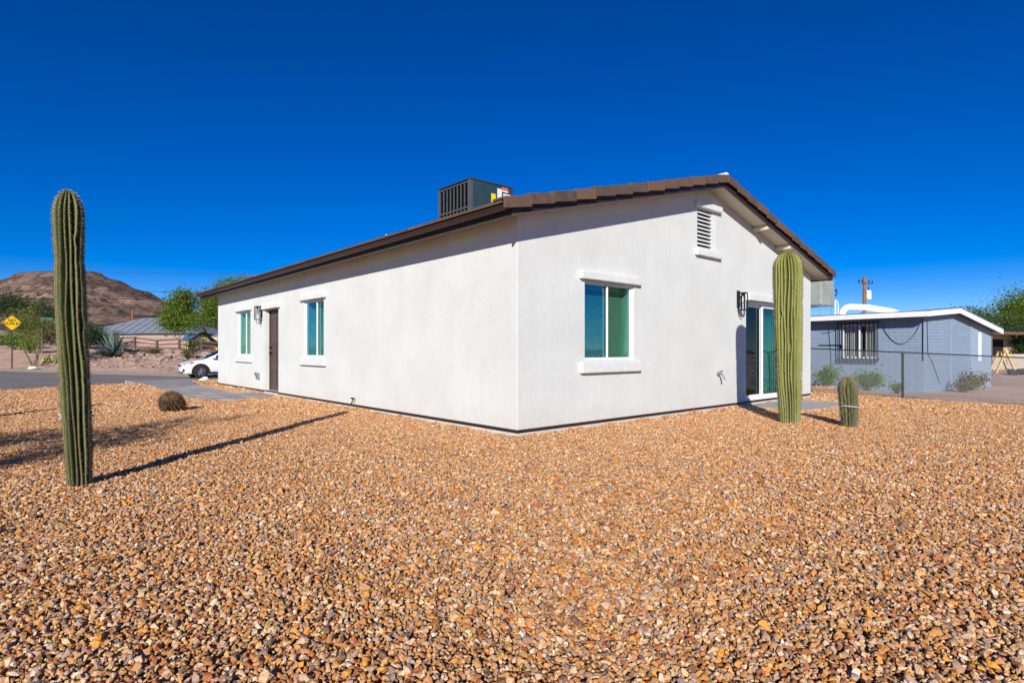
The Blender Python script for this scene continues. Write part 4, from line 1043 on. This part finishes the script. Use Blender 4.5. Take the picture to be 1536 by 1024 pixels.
        mb = MB(); mb.box(.55, .78, sg*.90, sg*1.06, 1.05, 1.20); mr = mb.build('wing_mirror', M['carpaint'], e, bevel=.04)
        mb = MB(); mb.box(.66, .74, sg*.84, sg*.90, 1.04, 1.09); mb.build('mirror_arm', M['black'], mr)
        for xh in (-.11, -1.04): mb = MB(); mb.box(xh-.09, xh+.09, sg*.905, sg*.925, .87, .895); mb.build('door_handle', M['carpaint'], e, bevel=.006)
        mb = MB(); mb.add([(2.16-4.32, sg*.5, .80), (-2.02, sg*.86, .82), (-2.0, sg*.85, .98), (2.16-4.32, sg*.5, .95)], [(0,1,2,3)]); mb.build('tail_light', M['lampred'], e, recalc=False)
    mb = MB(); mb.box(2.11, 2.185, -.44, .44, .60, .70); mb.build('grille', M['black'], e, bevel=.02)
    mb = MB(); mb.box(2.02, 2.16, -.62, .62, .24, .40); mb.build('bumper_grille', M['blackrub'], e, bevel=.03)
    return e
car()

# ------------------------------------------------------------------ far left: fence, walls, houses
F0 = Vector((-31.4, 44.6)); F1 = Vector((-20.2, 43.3))
e = empty('rail_fence', g0(-29, 44.3), 0, 'weathered brown wooden post and rail fence above the rocky bank', 'fence'); base = Vector(e.location)
nP = 7; tops = []
for i in range(nP):
    p = F0.lerp(F1, i/(nP-1)); z = T1(p.x, p.y); h = 1.05+.1*math.sin(i*2.1)
    mb = MB(); mb.box(p.x-.07-base.x, p.x+.07-base.x, p.y-.07-base.y, p.y+.07-base.y, z-.3-base.z, z+h-base.z); mb.build('post', M['wood'], e, bevel=.015); tops.append((p, z, h))
for fr in (.28, .62, .93):
    for (p, z, h), (q, z2, h2) in zip(tops[:-1], tops[1:]):
        mb = MB(); mb.tube([(p.x-base.x, p.y-base.y-.09, z+h*fr-base.z+rnd.uniform(-.05, .05)), (q.x-base.x, q.y-base.y-.09, z2+h2*fr-base.z+rnd.uniform(-.05, .05))], [.055, .05], 6); mb.build('rail', M['wood'], e)
def low_wall(x0, y0, x1, y1, h, mat, lab, cap=None, name='garden_wall', th=.2):
    a, b = Vector((x0, y0)), Vector((x1, y1)); Ln = (b-a).length; e = empty(name, (x0, y0, T1(x0, y0)), math.atan2(y1-y0, x1-x0), lab, 'wall')
    mb = MB(); mb.box(0, Ln, 0, th, -.5, h); mb.build('wall_body', M[mat], e)
    if cap: mb = MB(); mb.box(-.03, Ln+.03, -.04, th+.04, h+.001, h+.09); mb.build('coping', M[cap], e)
low_wall(-41, 53.5, -29.2, 52.5, .85, 'pinkblock', 'low pinkish block wall behind the agave', 'beigeblock')
low_wall(-29.0, 52.4, -24, 52.0, .70, 'beigeblock', 'low beige wall stub behind the rail fence, left of the mesquite', None)
low_wall(-38, 57, -25, 56.0, .80, 'beigeblock', 'long beige boundary wall below the metal roof', 'pinkblock')
e = empty('board_fence', (-27.6, 47.8, T1(-27.6, 47.8)), R(-5), 'low yellowish board fence under the mesquite crown', 'fence')
mb = MB()
for i in range(50): mb.box(i*.16, i*.16+.15, 0, .025, -.1, .62+.02*math.sin(i*3.)); 
mb.build('boards', M['ywood'], e)
mb = MB(); mb.box(0, 8, .03, .08, .12, .2); mb.box(0, 8, .03, .08, .42, .5); mb.build('rail', M['ywood'], e)

def hip_house(name, loc, rz, lx, ly, wh, rh, ov, wallm, roofm, lab, ribs=0, wins=(), ridge=.4):
    e = empty(name, loc, rz, lab, 'house')
    mb = MB(); mb.box(-lx/2, lx/2, -ly/2, ly/2, -.5, wh); mb.build('wall', M[wallm], e)
    X_, Y_ = lx/2+ov, ly/2+ov; rx = X_*ridge
    mb = MB(); vs = [(-X_, -Y_, wh), (X_, -Y_, wh), (X_, Y_, wh), (-X_, Y_, wh), (-rx, 0, wh+rh), (rx, 0, wh+rh)]
    mb.add(vs, [(0,1,5,4), (1,2,5), (2,3,4,5), (3,0,4)]); 
    mb.add([(-X_, -Y_, wh), (X_, -Y_, wh), (X_, Y_, wh), (-X_, Y_, wh)], [(0,3,2,1)])
    ro = mb.build('roof', M[roofm], e)
    if ribs:
        mb = MB()
        for i in range(1, ribs):
            x = -X_ + 2*X_*i/ribs; k = 1 if abs(x) <= rx else (X_-abs(x))/(X_-rx)
            mb.tube([(x, -Y_, wh+.03), (x, -Y_+Y_*k, wh+rh*k+.03)], .05, 4)
        mb.build('standing_seam', M[roofm], ro)
    mb = MB(); t = .2
    for a, b, c, d in ((-X_, X_, -Y_-.02, -Y_+.04), (-X_, X_, Y_-.04, Y_+.02), (-X_-.02, -X_+.04, -Y_, Y_), (X_-.04, X_+.02, -Y_, Y_)): mb.box(a, b, c, d, wh-.26, wh-.01)
    mb.build('fascia', M['eave_dark'], ro)
    for x, z0, w, h in wins:
        mb = MB(); mb.box(x-w/2, x+w/2, -ly/2-.04, -ly/2-.005, z0, z0+h); mb.build('window', M['carglass'], e)
    return e
zz = T1(-45, 68)
hip_house('ranch_house', (-42.5, 68.5, 1.25), R(0), 12.5, 7, 1.75, 1.95, .7, 'beigeblock', 'metalroof', 'low house with grey-blue standing-seam hip roof below the hill', 15, ((-3, .5, 1.2, .9), (2, .5, 1.5, .9)), .30)
hip_house('ochre_house', (-25.8, 61, 1.2), R(0), 8.5, 6, 1.35, 1.0, .5, 'orange', 'coolergrey', 'ochre house with flat grey roof behind the mesquite', 0, ((-2.0, .4, .9, .7),), .6)
hip_house('salmon_house', (-54.8, 57, .95), R(4), 9, 6, 1.55, .55, .4, 'salmon', 'tan', 'salmon pink house at the left edge behind the bushes', 0, ((3.2, .2, .7, 1.1), (1.2, .4, .9, .8)), .7)
hip_house('grey_house', (-39.8, 55.5, 1.0), R(0), 3.4, 4, 1.6, .4, .2, 'greyblue', 'coolergrey', 'small grey-blue house half hidden behind the tall left saguaro', 0, (), .5)
mb = MB()
rings = []
for k in range(6): rings.append([Vector((-.75+1.5*j/7, .1*math.sin(j*2+k), 1.25-.62*k/5+.10*math.sin(j*1.7+k*.6)*(k < 5))) + Vector((0, .3*math.sin(k*.6), 0)) for j in range(8)])
mb.loft(rings, closed=False, caps=False); o = mb.build('blue_tarp', M['bluetarp'], recalc=False); o.location = (-29.6+.0, 52.2, 1.5); sol = o.modifiers.new('thick', 'SOLIDIFY'); sol.thickness = .03; tag(o, 'crumpled blue tarp hanging beside the ochre house under the mesquite', 'tarp')
o.scale = (1.0, 1, .9)

# ------------------------------------------------------------------ hill
def hill():
    nx_, ny_ = 260, 110; xs = np.linspace(-900, -150, nx_); ys = np.linspace(300, 900, ny_)
    X, Y = np.meshgrid(xs, ys)
    kx = [-760, -690, -600, -520, -468, -452, -437, -428, -420, -412, -404, -384, -372, -362, -348, -334, -320, -304, -288, -270, -250, -225, -190]
    kz = [8, 18, 34, 50, 60, 64, 69.5, 71.5, 72.5, 73, 73, 73, 71, 69, 63, 57.5, 52, 46, 40, 32, 22, 12, 4]
    u = X/Y*500                                # radial ridge lines so flanks run down towards the valley
    prof = np.interp(u, kx, kz)*Y/500*np.where(Y > 500, 500/Y, 1)
    fall = 1 - np.abs((Y-500)/np.where(Y < 500, 210, 420))**1.25
    Z = prof*np.clip(fall, 0, 1)
    nz = np.array([[mnoise.fractal((x*.018, y*.018, 3.), .9, 2.1, 6) for x in xs] for y in ys]); rd = np.array([[mnoise.ridged_multi_fractal((x*.012, y*.007, 7.), .9, 2.2, 5, 1., 2.) for x in xs] for y in ys])
    m_ = np.clip(Z/30, 0, 1); edge = np.clip((500-Y)/50, .15, 1)
    Z = Z + m_*edge*(nz*5.5 - (rd-1)*2.6)
    st = 9.; q = Z/st; Z = Z*.55 + .45*st*(np.floor(q)+sstep(.25, .75, q-np.floor(q)))*1.0
    Z = Z + 2.5*np.sin(X*.05)*m_*.3 - 1
    V = np.stack([X.ravel(), Y.ravel(), Z.ravel()], 1); i, j = np.meshgrid(np.arange(nx_-1), np.arange(ny_-1)); a = (j*nx_+i).ravel()
    t = NT('hill_rock'); v = t.coord('Object')
    col = t.ramp(t.noise(.035, 8, .65, v).outputs['Fac'], [(.38, (.075,.047,.035)), (.5, (.155,.098,.075)), (.62, (.29,.195,.15))])
    sz = t.n('SeparateXYZ', Vector=v).outputs['Z']
    band = t.ramp(t.math('MULTIPLY', t.math('ADD', sz, t.math('MULTIPLY', t.noise(.02, 4, .6, v).outputs['Fac'], 18)), 1/90), [(.42, (0,0,0)), (.50, (.75,.75,.75)), (.62, (.75,.75,.75)), (.70, (0,0,0))])
    lum = t.ramp(t.noise(.12, 6, .7, v).outputs['Fac'], [(.45, (0,0,0)), (.6, (1,1,1))])
    bl = t.mix(1., band, lum, 'MULTIPLY')
    col = t.mix(bl, col, (.46,.29,.225))
    vo = t.n('TexVoronoi', Vector=v, Scale=.22)
    bush = t.math('LESS_THAN', vo.outputs['Distance'], .40); thin = t.math('GREATER_THAN', t.noise(.05, 5, .6, v).outputs['Fac'], .46)
    col = t.mix(t.math('MULTIPLY', t.math('MULTIPLY', bush, thin), .85), col, (.045,.050,.020))
    vo2 = t.n('TexVoronoi', Vector=v, Scale=.8)
    col = t.mix(t.math('MULTIPLY', t.math('LESS_THAN', vo2.outputs['Distance'], .30), .6), col, (.07,.065,.035))
    nrm = t.bump(t.noise(.25, 8, .75, v).outputs['Fac'], .8, 3.)
    o = np_mesh('hill', V, np.stack([a, a+1, a+1+nx_, a+nx_], 1), t.done(t.pbr(col, .95, nrm, spec=.1)), smooth=False)
    tag(o, kind='structure')
hill()

# ------------------------------------------------------------------ utility poles, cables
def pole(x, y, H, lab, r=.14, arm=True, trans=False, rz=0):
    e = empty('utility_pole', g0(x, y), rz, lab, 'utility pole', 'wooden utility poles'); mb = MB(); mb.tube([(0, 0, -.5), (0, 0, H)], [r, r*.75], 10); mb.build('pole', M['woodpole'], e, smooth=False)
    if arm:
        mb = MB(); mb.box(-1.1, 1.1, -.16, -.09, H-.72, H-.60); a = mb.build('crossarm', M['wood'], e)
        for i, xx in enumerate((-1.0, -.5, .5, 1.0)):
            mb = MB(); mb.tube([(xx, -.125, H-.60), (xx, -.125, H-.52), (xx, -.125, H-.44), (xx, -.125, H-.36)], [.03, .075, .045, .06], 8); mb.build('insulator', M['black'], a)
    if trans:
        mb = MB(); mb.tube([(.48, -.1, H-2.2), (.48, -.1, H-2.12), (.48, -.1, H-1.4), (.48, -.1, H-1.3)], [.20, .24, .24, .16], 14); t_ = mb.build('transformer', M['white'], e)
        mb = MB(); mb.box(.1, .3, -.14, -.06, H-2.05, H-1.95); mb.box(.1, .3, -.14, -.06, H-1.6, H-1.5); mb.build('bracket', M['steel'], t_)
        mb = MB(); mb.tube([(.48, -.1, H-1.3), (.48, -.1, H-1.0)], [.05, .04], 8); mb.build('bushing', M['black'], t_)
    return e
pole(34.2, 55, 8.2, 'wooden utility pole with a white transformer can above the blue house', .19, True, True, R(25))
pole(-50.2, 75, 4.75, 'bare orange-brown utility pole rising behind the grey-blue metal roof', .15, False)
def cable(p, q, sag, r, lab, n=24, grp='overhead cables in front of the hill'):
    p, q = Vector(p), Vector(q); pts = [p.lerp(q, i/n) - Vector((0, 0, sag*4*(i/n)*(1-i/n))) for i in range(n+1)]
    c = p.copy(); mb = MB(); mb.tube([x-c for x in pts], r, 5); o = mb.build('overhead_cable', M['black'], recalc=False, smooth=True); o.location = c; return tag(o, lab, 'cable', grp)
cable((-75, 36, 4.95), (20, 40, 5.15), .55, .022, 'thick black cable, the lowest one crossing in front of the hill')
cable((-90, 60, 8.2), (25, 58, 7.9), .9, .018, 'thinner dark cable just above the thick black one, ending at the mesquite')
cable((-75, 42, 7.55), (25, 42, 6.6), .3, .006, 'faint thin cable level with the hilltop')
cable((-75, 40, 11.2), (25, 44, 8.5), .3, .006, 'faintest upper cable crossing the sky behind the saguaro, above its twin')
cable((-75, 40.4, 10.7), (25, 44.4, 7.9), .3, .006, 'faint upper cable crossing the sky just under its twin')
cable((34.2, 55, 4.6), (45, 50, 3.3), .5, .03, 'cable sagging from the transformer pole down behind the blue house roof', grp='cables at the transformer pole')
cable((34.2, 55, 4.7), (22, 62, 4.1), .3, .025, 'cable running left from the transformer pole behind the white duct', grp='cables at the transformer pole')

# ------------------------------------------------------------------ blue neighbour house
NTH = R(33.8); NC = Vector((13.07, 18.0, -.27))
nb = empty('blue_block_house', NC, NTH, 'low blue-grey block house with white roof edge behind the wire fence', 'house')
NX, NY = 5.98, 13.
def NU(x): return float(np.interp(x, [-.46, 2.12, 6.2], [2.50, 2.69, 2.06]))   # roof underside
PNL = PL; PNG = PG
WB = (1.36, 2.50, 1.06, 2.22, .10); WD = (4.66, 5.04, .95, 2.02, .08)
mb = MB(); wall_sheet(mb, PL, 0, NY, -.3, lambda u: NU(0), [WB]); mb.add([(NX, 0, -.3), (NX, NY, -.3), (NX, NY, NU(NX)), (NX, 0, NU(NX))], [(0,1,2,3)])
mb.add([(0, NY, -.3), (NX, NY, -.3), (NX, NY, NU(NX)), (2.12, NY, NU(2.12)), (0, NY, NU(0))], [(0,1,2,3,4)])
wall_sheet(mb, PG, 0, 3.95, -.3, NU, [], [2.12])
mb.build('wall', M['block_blue'], nb, recalc=False)
mb = MB(); wall_sheet(mb, PG, 3.95, NX, -.3, NU, [WD]); mb.build('panel_wall', M['paint_blue'], nb, recalc=False)
mb = MB(); mb.box(3.93, 4.02, -.02, -.001, -.3, NU(3.9)-.02); mb.build('corner_board', M['paint_blue'], nb)
# roof
mb = MB(); OX, OY = -.46, -.25
xs = [OX, 2.12, 6.2]
for a, b in zip(xs[:-1], xs[1:]): mb.prism([(a, OY, NU(a)), (b, OY, NU(b)), (b, OY, NU(b)+.05), (a, OY, NU(a)+.05)], (0, NY+1.1, 0))
nr_ = mb.build('roof', M['whiteroof'], nb)
mb = MB()
for a, b in zip(xs[:-1], xs[1:]): mb.prism([(a, OY, NU(a)-.012), (b, OY, NU(b)-.012), (b, OY, NU(b)-.004), (a, OY, NU(a)-.004)], (0, NY+1.1, 0))
mb.build('soffit', M['eave_dark'], nr_)  # dark sheet added under the roof to deepen the eave shade
mb = MB()
for a, b in zip(xs[:-1], xs[1:]): mb.prism([(a, OY-.04, NU(a)-.115), (b, OY-.04, NU(b)-.115), (b, OY-.04, NU(b)+.055), (a, OY-.04, NU(a)+.055)], (0, .038, 0))
mb.box(OX-.04, OX-.002, OY-.04, NY+.5, NU(OX)-.115, NU(OX)+.055); mb.box(6.202, 6.24, OY-.04, NY+.5, NU(6.2)-.115, NU(6.2)+.055)
mb.build('fascia', M['white'], nr_)
mb = MB(); mb.box(OX-.055, OX+.2, OY-.055, NY+.5, NU(OX)+.057, NU(OX)+.075)
for a, b in zip(xs[:-1], xs[1:]): mb.prism([(a, OY-.055, NU(a)+.057), (b, OY-.055, NU(b)+.057), (b, OY-.055, NU(b)+.085), (a, OY-.055, NU(a)+.085)], (0, .3, 0))
mb.build('drip_edge', M['steel'], nr_)
# barred window
a, b, c, d, dep = WB
mb = MB()
for (p, q, r_, s_) in ((a, a+.05, c, d), (b-.05, b, c, d), (a+.05, b-.05, c, c+.05), (a+.05, b-.05, d-.05, d), ((a+b)/2-.02, (a+b)/2+.02, c+.05, d-.05)): mb.pbox(PL, p, q, -.09, -.04, r_, s_)
wf = mb.build('window', M['white'], nb)
mb = MB(); mb.pbox(PL, a+.05, b-.05, -.075, -.07, c+.05, d-.05); mb.build('pane', M['glass_clear'], wf)
mb = MB(); n_ = 40
vs = []
for i in range(n_+1):
    u = a+.03+(b-a-.06)*i/n_; dd = -.17-.03*math.sin(i*1.7)
    vs += [PL(u, dd, c-.05), PL(u, dd, d+.02)]
mb.add(vs, [(2*i, 2*i+2, 2*i+3, 2*i+1) for i in range(n_) if abs(i-17) > 1]); mb.build('curtain', M['curtain'], wf, recalc=False, smooth=True)
mb = MB()
for i in range(11): 
    u = a-.08+(b-a+.16)*i/10; mb.pbox(PL, u-.010, u+.010, .10, .12, c-.12, d+.10)
for zz_ in (c-.10, c-.02, d+.06): mb.pbox(PL, a-.10, b+.10, .122, .14, zz_-.012, zz_+.012)
for u in (a-.08, b+.08):
    for zz_ in (c-.02, d+.06): mb.pbox(PL, u-.009, u+.009, .0, .10, zz_-.009, zz_+.009)
for i in range(8): mb.tube([PL(a+.0+i*.15, .13, c-.10), PL(a+.04+i*.15, .13, c-.15), PL(a+.08+i*.15, .13, c-.10)], .008, 5)
mb.build('security_bars', M['black'], wf)
mb = MB(); mb.tube([PL(b+.8, .03, 1.52), PL(b+.02, .04, 1.52), PL(b-.1, .12, 1.45)], .015, 6); mb.tube([PL(b+.02, .04, 1.54), PL(b+.02, .04, 1.40)], .03, 6); mb.build('bracket_arm', M['black'], nb)
mb = MB()
pts = [PL(1.18 - 1.08*i/16, .02, 2.16 - .62*math.sin(math.pi*i/16)**.8) for i in range(17)]; mb.tube(pts, .008, 5)
mb.tube([PG(.22, .02, 2.3), PG(.28, .02, 1.2), PG(.62, .02, .95), PG(1.2, .02, .25)], .008, 5); mb.tube([PL(.0, .03, 2.3), PL(.0, .03, 1.0)], .010, 5)
mb.tube([PL(3.2, .02, 1.95), PL(2.9, .02, 1.98), PL(2.6, .02, 2.1)], .008, 5); mb.tube([PL(2.95, .02, 2.2), PL(2.86, .02, 1.1), PL(2.86, .02, .1)], .007, 5)
mb.build('loose_cable', M['black'], nb)
mb = MB(); mb.tube([PG(2.1, .02, -.1), PG(2.1, .02, 2.3)], .014, 6); mb.build('conduit', M['paint_blue'], nb)
a, b, c, d, dep = WD
mb = MB(); mb.pbox(PG, a+.16, b-.001, -.07, -.02, c, d); mb.pbox(PG, a+.001, a+.16, -.075, -.07, c, d); mb.build('narrow_window', M['white'], nb)
mb = MB(); mb.pbox(PG, a+.02, a+.15, -.068, -.064, c+.05, d-.05); mb.build('pane', M['carglass'], nb)

# evaporative cooler and duct on that roof
def nW(x, y, z): 
    return Vector((NC.x+math.cos(NTH)*x-math.sin(NTH)*y, NC.y+math.sin(NTH)*x+math.cos(NTH)*y, NC.z+z))
p = nW(1.05, 4.0, NU(1.0)+.05)
e = empty('evaporative_cooler', p, NTH, 'grey-green evaporative cooler box on a stand above the white roof edge', 'cooler')
mb = MB(); mb.box(-.48, .48, -.48, .48, .40, 1.32); mb.build('cabinet', M['coolergrey'], e, bevel=.02)
mb = MB(); mb.box(-.5, .5, -.5, .5, 1.321, 1.37); mb.build('lid', M['coolergrey'], e, bevel=.01)
mb = MB()
for i in range(9): mb.box(-.42, .42, -.497, -.483, .50+i*.085, .535+i*.085)
mb.build('louvre', M['coolergrey'], e)
for sx in (-.42, .42):
    for sy in (-.42, .42): mb = MB(); mb.cyl((sx, sy, -.02), (sx, sy, .40), .022, 8); mb.build('leg', M['steel'], e)
mb = MB(); mb.box(-.47, .47, -.47, .47, .36, .399); mb.build('tray', M['steel'], e)
mb = MB(); mb.tube([(.5, -.5, .95), (.56, -.52, 1.02), (.60, -.52, .88), (.52, -.5, .75)], .022, 6); mb.build('hose', M['black'], e)
mb = MB(); mb.cyl((.62, -.45, 0), (.62, -.45, .62), .03, 8); mb.tube([(.62, -.45, .55), (.78, -.45, .58), (.85, -.45, .4), (.82, -.45, .1)], .018, 6); mb.build('stand_pipe', M['white'], e)
q0 = Vector((12.35, 21.2, 0)); d0 = Vector((13.75, 20.35, 0))
base = Vector((12.35, 21.2, 2.28))
mb = MB(); dv = (d0-q0)
pts = [Vector((0, 0, -.15))] + [dv.normalized()*(.26-.26*math.cos(R(a))) + Vector((0, 0, .14+.26*math.sin(R(a)))) for a in (0, 22, 45, 67, 90)] + [dv.normalized()*.8+Vector((0, 0, .35)), dv*.95 + Vector((0, 0, .17)), dv*1.3 + Vector((0, 0, -.12))]
mb.tube(pts, .115, 18); o = mb.build('roof_duct', M['ductwhite'], recalc=False, smooth=True); o.location = base; tag(o, 'white round cooler duct with an elbow lying on the blue house roof', 'duct')

# ------------------------------------------------------------------ chain link fence
e = empty('chain_link_fence', (8.9, 12.85, -.03), 0, 'chain-link wire fence with dark top rail and posts in front of the blue house', 'fence'); base = Vector(e.location)
FP = [Vector((6.98, 15.2, 1.16)), Vector((8.86, 12.85, 1.02)), Vector((10.95, 11.8, .90)), Vector((13.6, 10.5, .78))]
def gz(p): return min(-.02, T1(p.x, p.y)+.03)
for i, p in enumerate(FP[1:]):
    mb = MB(); z0 = gz(p); mb.cyl((p.x-base.x, p.y-base.y, z0-.3-base.z), (p.x-base.x, p.y-base.y, p.z-.025-base.z), .024, 12); mb.tube([(p.x-base.x, p.y-base.y, p.z-.045-base.z), (p.x-base.x, p.y-base.y, p.z-base.z-.02)], [.036, .03], 12); mb.build('post', M['fencepost'], e)
mb = MB(); mb.tube([p-base for p in FP], .015, 10); mb.build('top_rail', M['fencepost'], e, smooth=True)
mb = MB(); dmd = .058
for a, b in zip(FP[:-1], FP[1:]):
    L2 = (b.xy-a.xy).length; n_ = int(L2/dmd)
    hA = a.z-.03; 
    def pt(s, z):
        t = min(1, max(0, s/L2)); q = a.lerp(b, t); zt = q.z-.02; zb = gz(q)+.02; return Vector((q.x, q.y, zb+(zt-zb)*z)) - base
    k = 1.05/dmd/1.0
    span = 1.0/ (dmd*17) * L2 * 0 + dmd*17
    for i in range(-17, n_+1):
        for sg in (1, -1):
            s0 = i*dmd if sg == 1 else (i+17)*dmd; s1 = s0 + sg*dmd*17
            # clip to panel
            z0_, z1_ = 0., 1.
            if s0 < 0: z0_ = (0-s0)/(s1-s0) if s1 != s0 else 0; s0 = 0
            if s0 > L2: z0_ = (s0-L2)/(s0-s1); s0 = L2
            so0 = i*dmd if sg == 1 else (i+17)*dmd
            if s1 > L2: z1_ = (L2-so0)/(s1-so0); s1 = L2
            if s1 < 0: z1_ = (so0)/(so0-s1); s1 = 0
            if z1_-z0_ < .02 or z0_ < 0 or z1_ > 1: continue
            mb.tube([pt(s0, z0_), pt(s1, z1_)], .0032, 3, cap=False)
mb.build('wire_mesh', M['steel'], e, recalc=False)

# ------------------------------------------------------------------ far right: shed, trestles
e = empty('tan_shed', g0(28.3, 32.0), R(20), 'tan shed with an open porch under a flat roof, right of the blue house', 'shed')
mb = MB(); mb.box(-2.8, 2.6, 1.2, 4.5, -.3, 1.95); mb.build('wall', M['tan'], e)
mb = MB(); mb.box(-3.0, 2.2, -.2, 4.6, 1.96, 2.08); mb.build('roof', M['beigeblock'], e); mb = MB(); mb.box(-3.02, 2.22, -.24, -.205, 1.95, 2.07); mb.build('fascia', M['rust'], e)
for x in (-2.0, 1.6): mb = MB(); mb.box(x-.04, x+.04, -.1, -.02, -.3, 1.955); mb.build('post', M['wood'], e)
mb = MB(); mb.box(-2.0, -.7, .0, .06, -.2, .75); mb.box(-.5, 1.5, .0, .06, -.2, .85); mb.build('half_wall', M['beigeblock'], e)
mb = MB(); mb.box(.3, 1.2, 1.15, 1.198, -.2, 1.7); mb.build('door', M['dark'], e)
mb = MB(); mb.box(-1.9, -.4, 1.15, 1.198, .7, 1.6); mb.build('window', M['carglass'], e)
def trestle(x, y, rz, lab):
    e = empty('trestle', g0(x, y), rz, lab, 'trestle', 'yellow plank trestles')
    mb = MB(); mb.box(-.3, .3, -.06, .06, 1.0, 1.1); mb.build('beam', M['ywood'], e)
    for sx in (-.22, .22):
        for sy in (-1, 1): mb = MB(); mb.tube([(sx, sy*.03, 1.05), (sx+.1*sx, sy*.48, -.05)], .055, 4); mb.build('leg', M['ywood'], e)
trestle(25.1, 29.0, R(85), 'yellow wooden trestle near the corner of the blue house')
mb = MB(); rr = random.Random(4)
for i in range(4): rock_bm(mb, (rr.uniform(-.6, .6), rr.uniform(-.2, .2), .12), (.35, .25, .2), rr)
o = mb.build('debris_pile', M['blackrub']); o.location = g0(24.6, 27.6); tag(o, 'dark heap of scrap on the dirt right of the yellow trestle', 'debris')

# ------------------------------------------------------------------ light, sky, camera
ELEV = R(23.5); sv = Vector((-.13, -1, 0)).normalized()
sun_dir = Vector((sv.x*math.cos(ELEV), sv.y*math.cos(ELEV), math.sin(ELEV)))
ld = bpy.data.lights.new('sun', 'SUN'); ld.energy = 4.9; ld.angle = R(.5); ld.color = (1, .945, .87)
lo = bpy.data.objects.new('sun', ld); COL.objects.link(lo); lo.rotation_euler = (-sun_dir).to_track_quat('-Z', 'Y').to_euler(); lo.location = (0, -20, 20)
w = bpy.data.worlds.new('World'); S.world = w; w.use_nodes = True; nt = w.node_tree; nt.nodes.clear()
sky = nt.nodes.new('ShaderNodeTexSky'); sky.sky_type = 'NISHITA'; sky.sun_disc = False; sky.sun_elevation = ELEV
sky.sun_rotation = math.atan2(sun_dir.x, sun_dir.y); sky.altitude = 700; sky.air_density = .72; sky.dust_density = 0.; sky.ozone_density = 4.0
hs_ = nt.nodes.new('ShaderNodeHueSaturation'); hs_.inputs['Saturation'].default_value = 1.45; hs_.inputs['Hue'].default_value = .518
bg = nt.nodes.new('ShaderNodeBackground'); bg.inputs['Strength'].default_value = .097; ow = nt.nodes.new('ShaderNodeOutputWorld')
nt.links.new(sky.outputs[0], hs_.inputs['Color']); nt.links.new(hs_.outputs[0], bg.inputs[0]); nt.links.new(bg.outputs[0], ow.inputs[0])
cd = bpy.data.cameras.new('camera'); cam = bpy.data.objects.new('camera', cd); COL.objects.link(cam)
cam.location = (0, 0, 1.07); cam.rotation_euler = (R(90), 0, 0); cd.sensor_width = 36; cd.lens = 36*850/1536; cd.shift_y = 13/1536; cd.clip_end = 12000; cd.clip_start = .05
S.camera = cam
S.view_settings.view_transform = 'Standard'; S.view_settings.look = 'None'; S.view_settings.exposure = .24; S.view_settings.gamma = 1
S.cycles.max_bounces = 6; S.cycles.transparent_max_bounces = 12
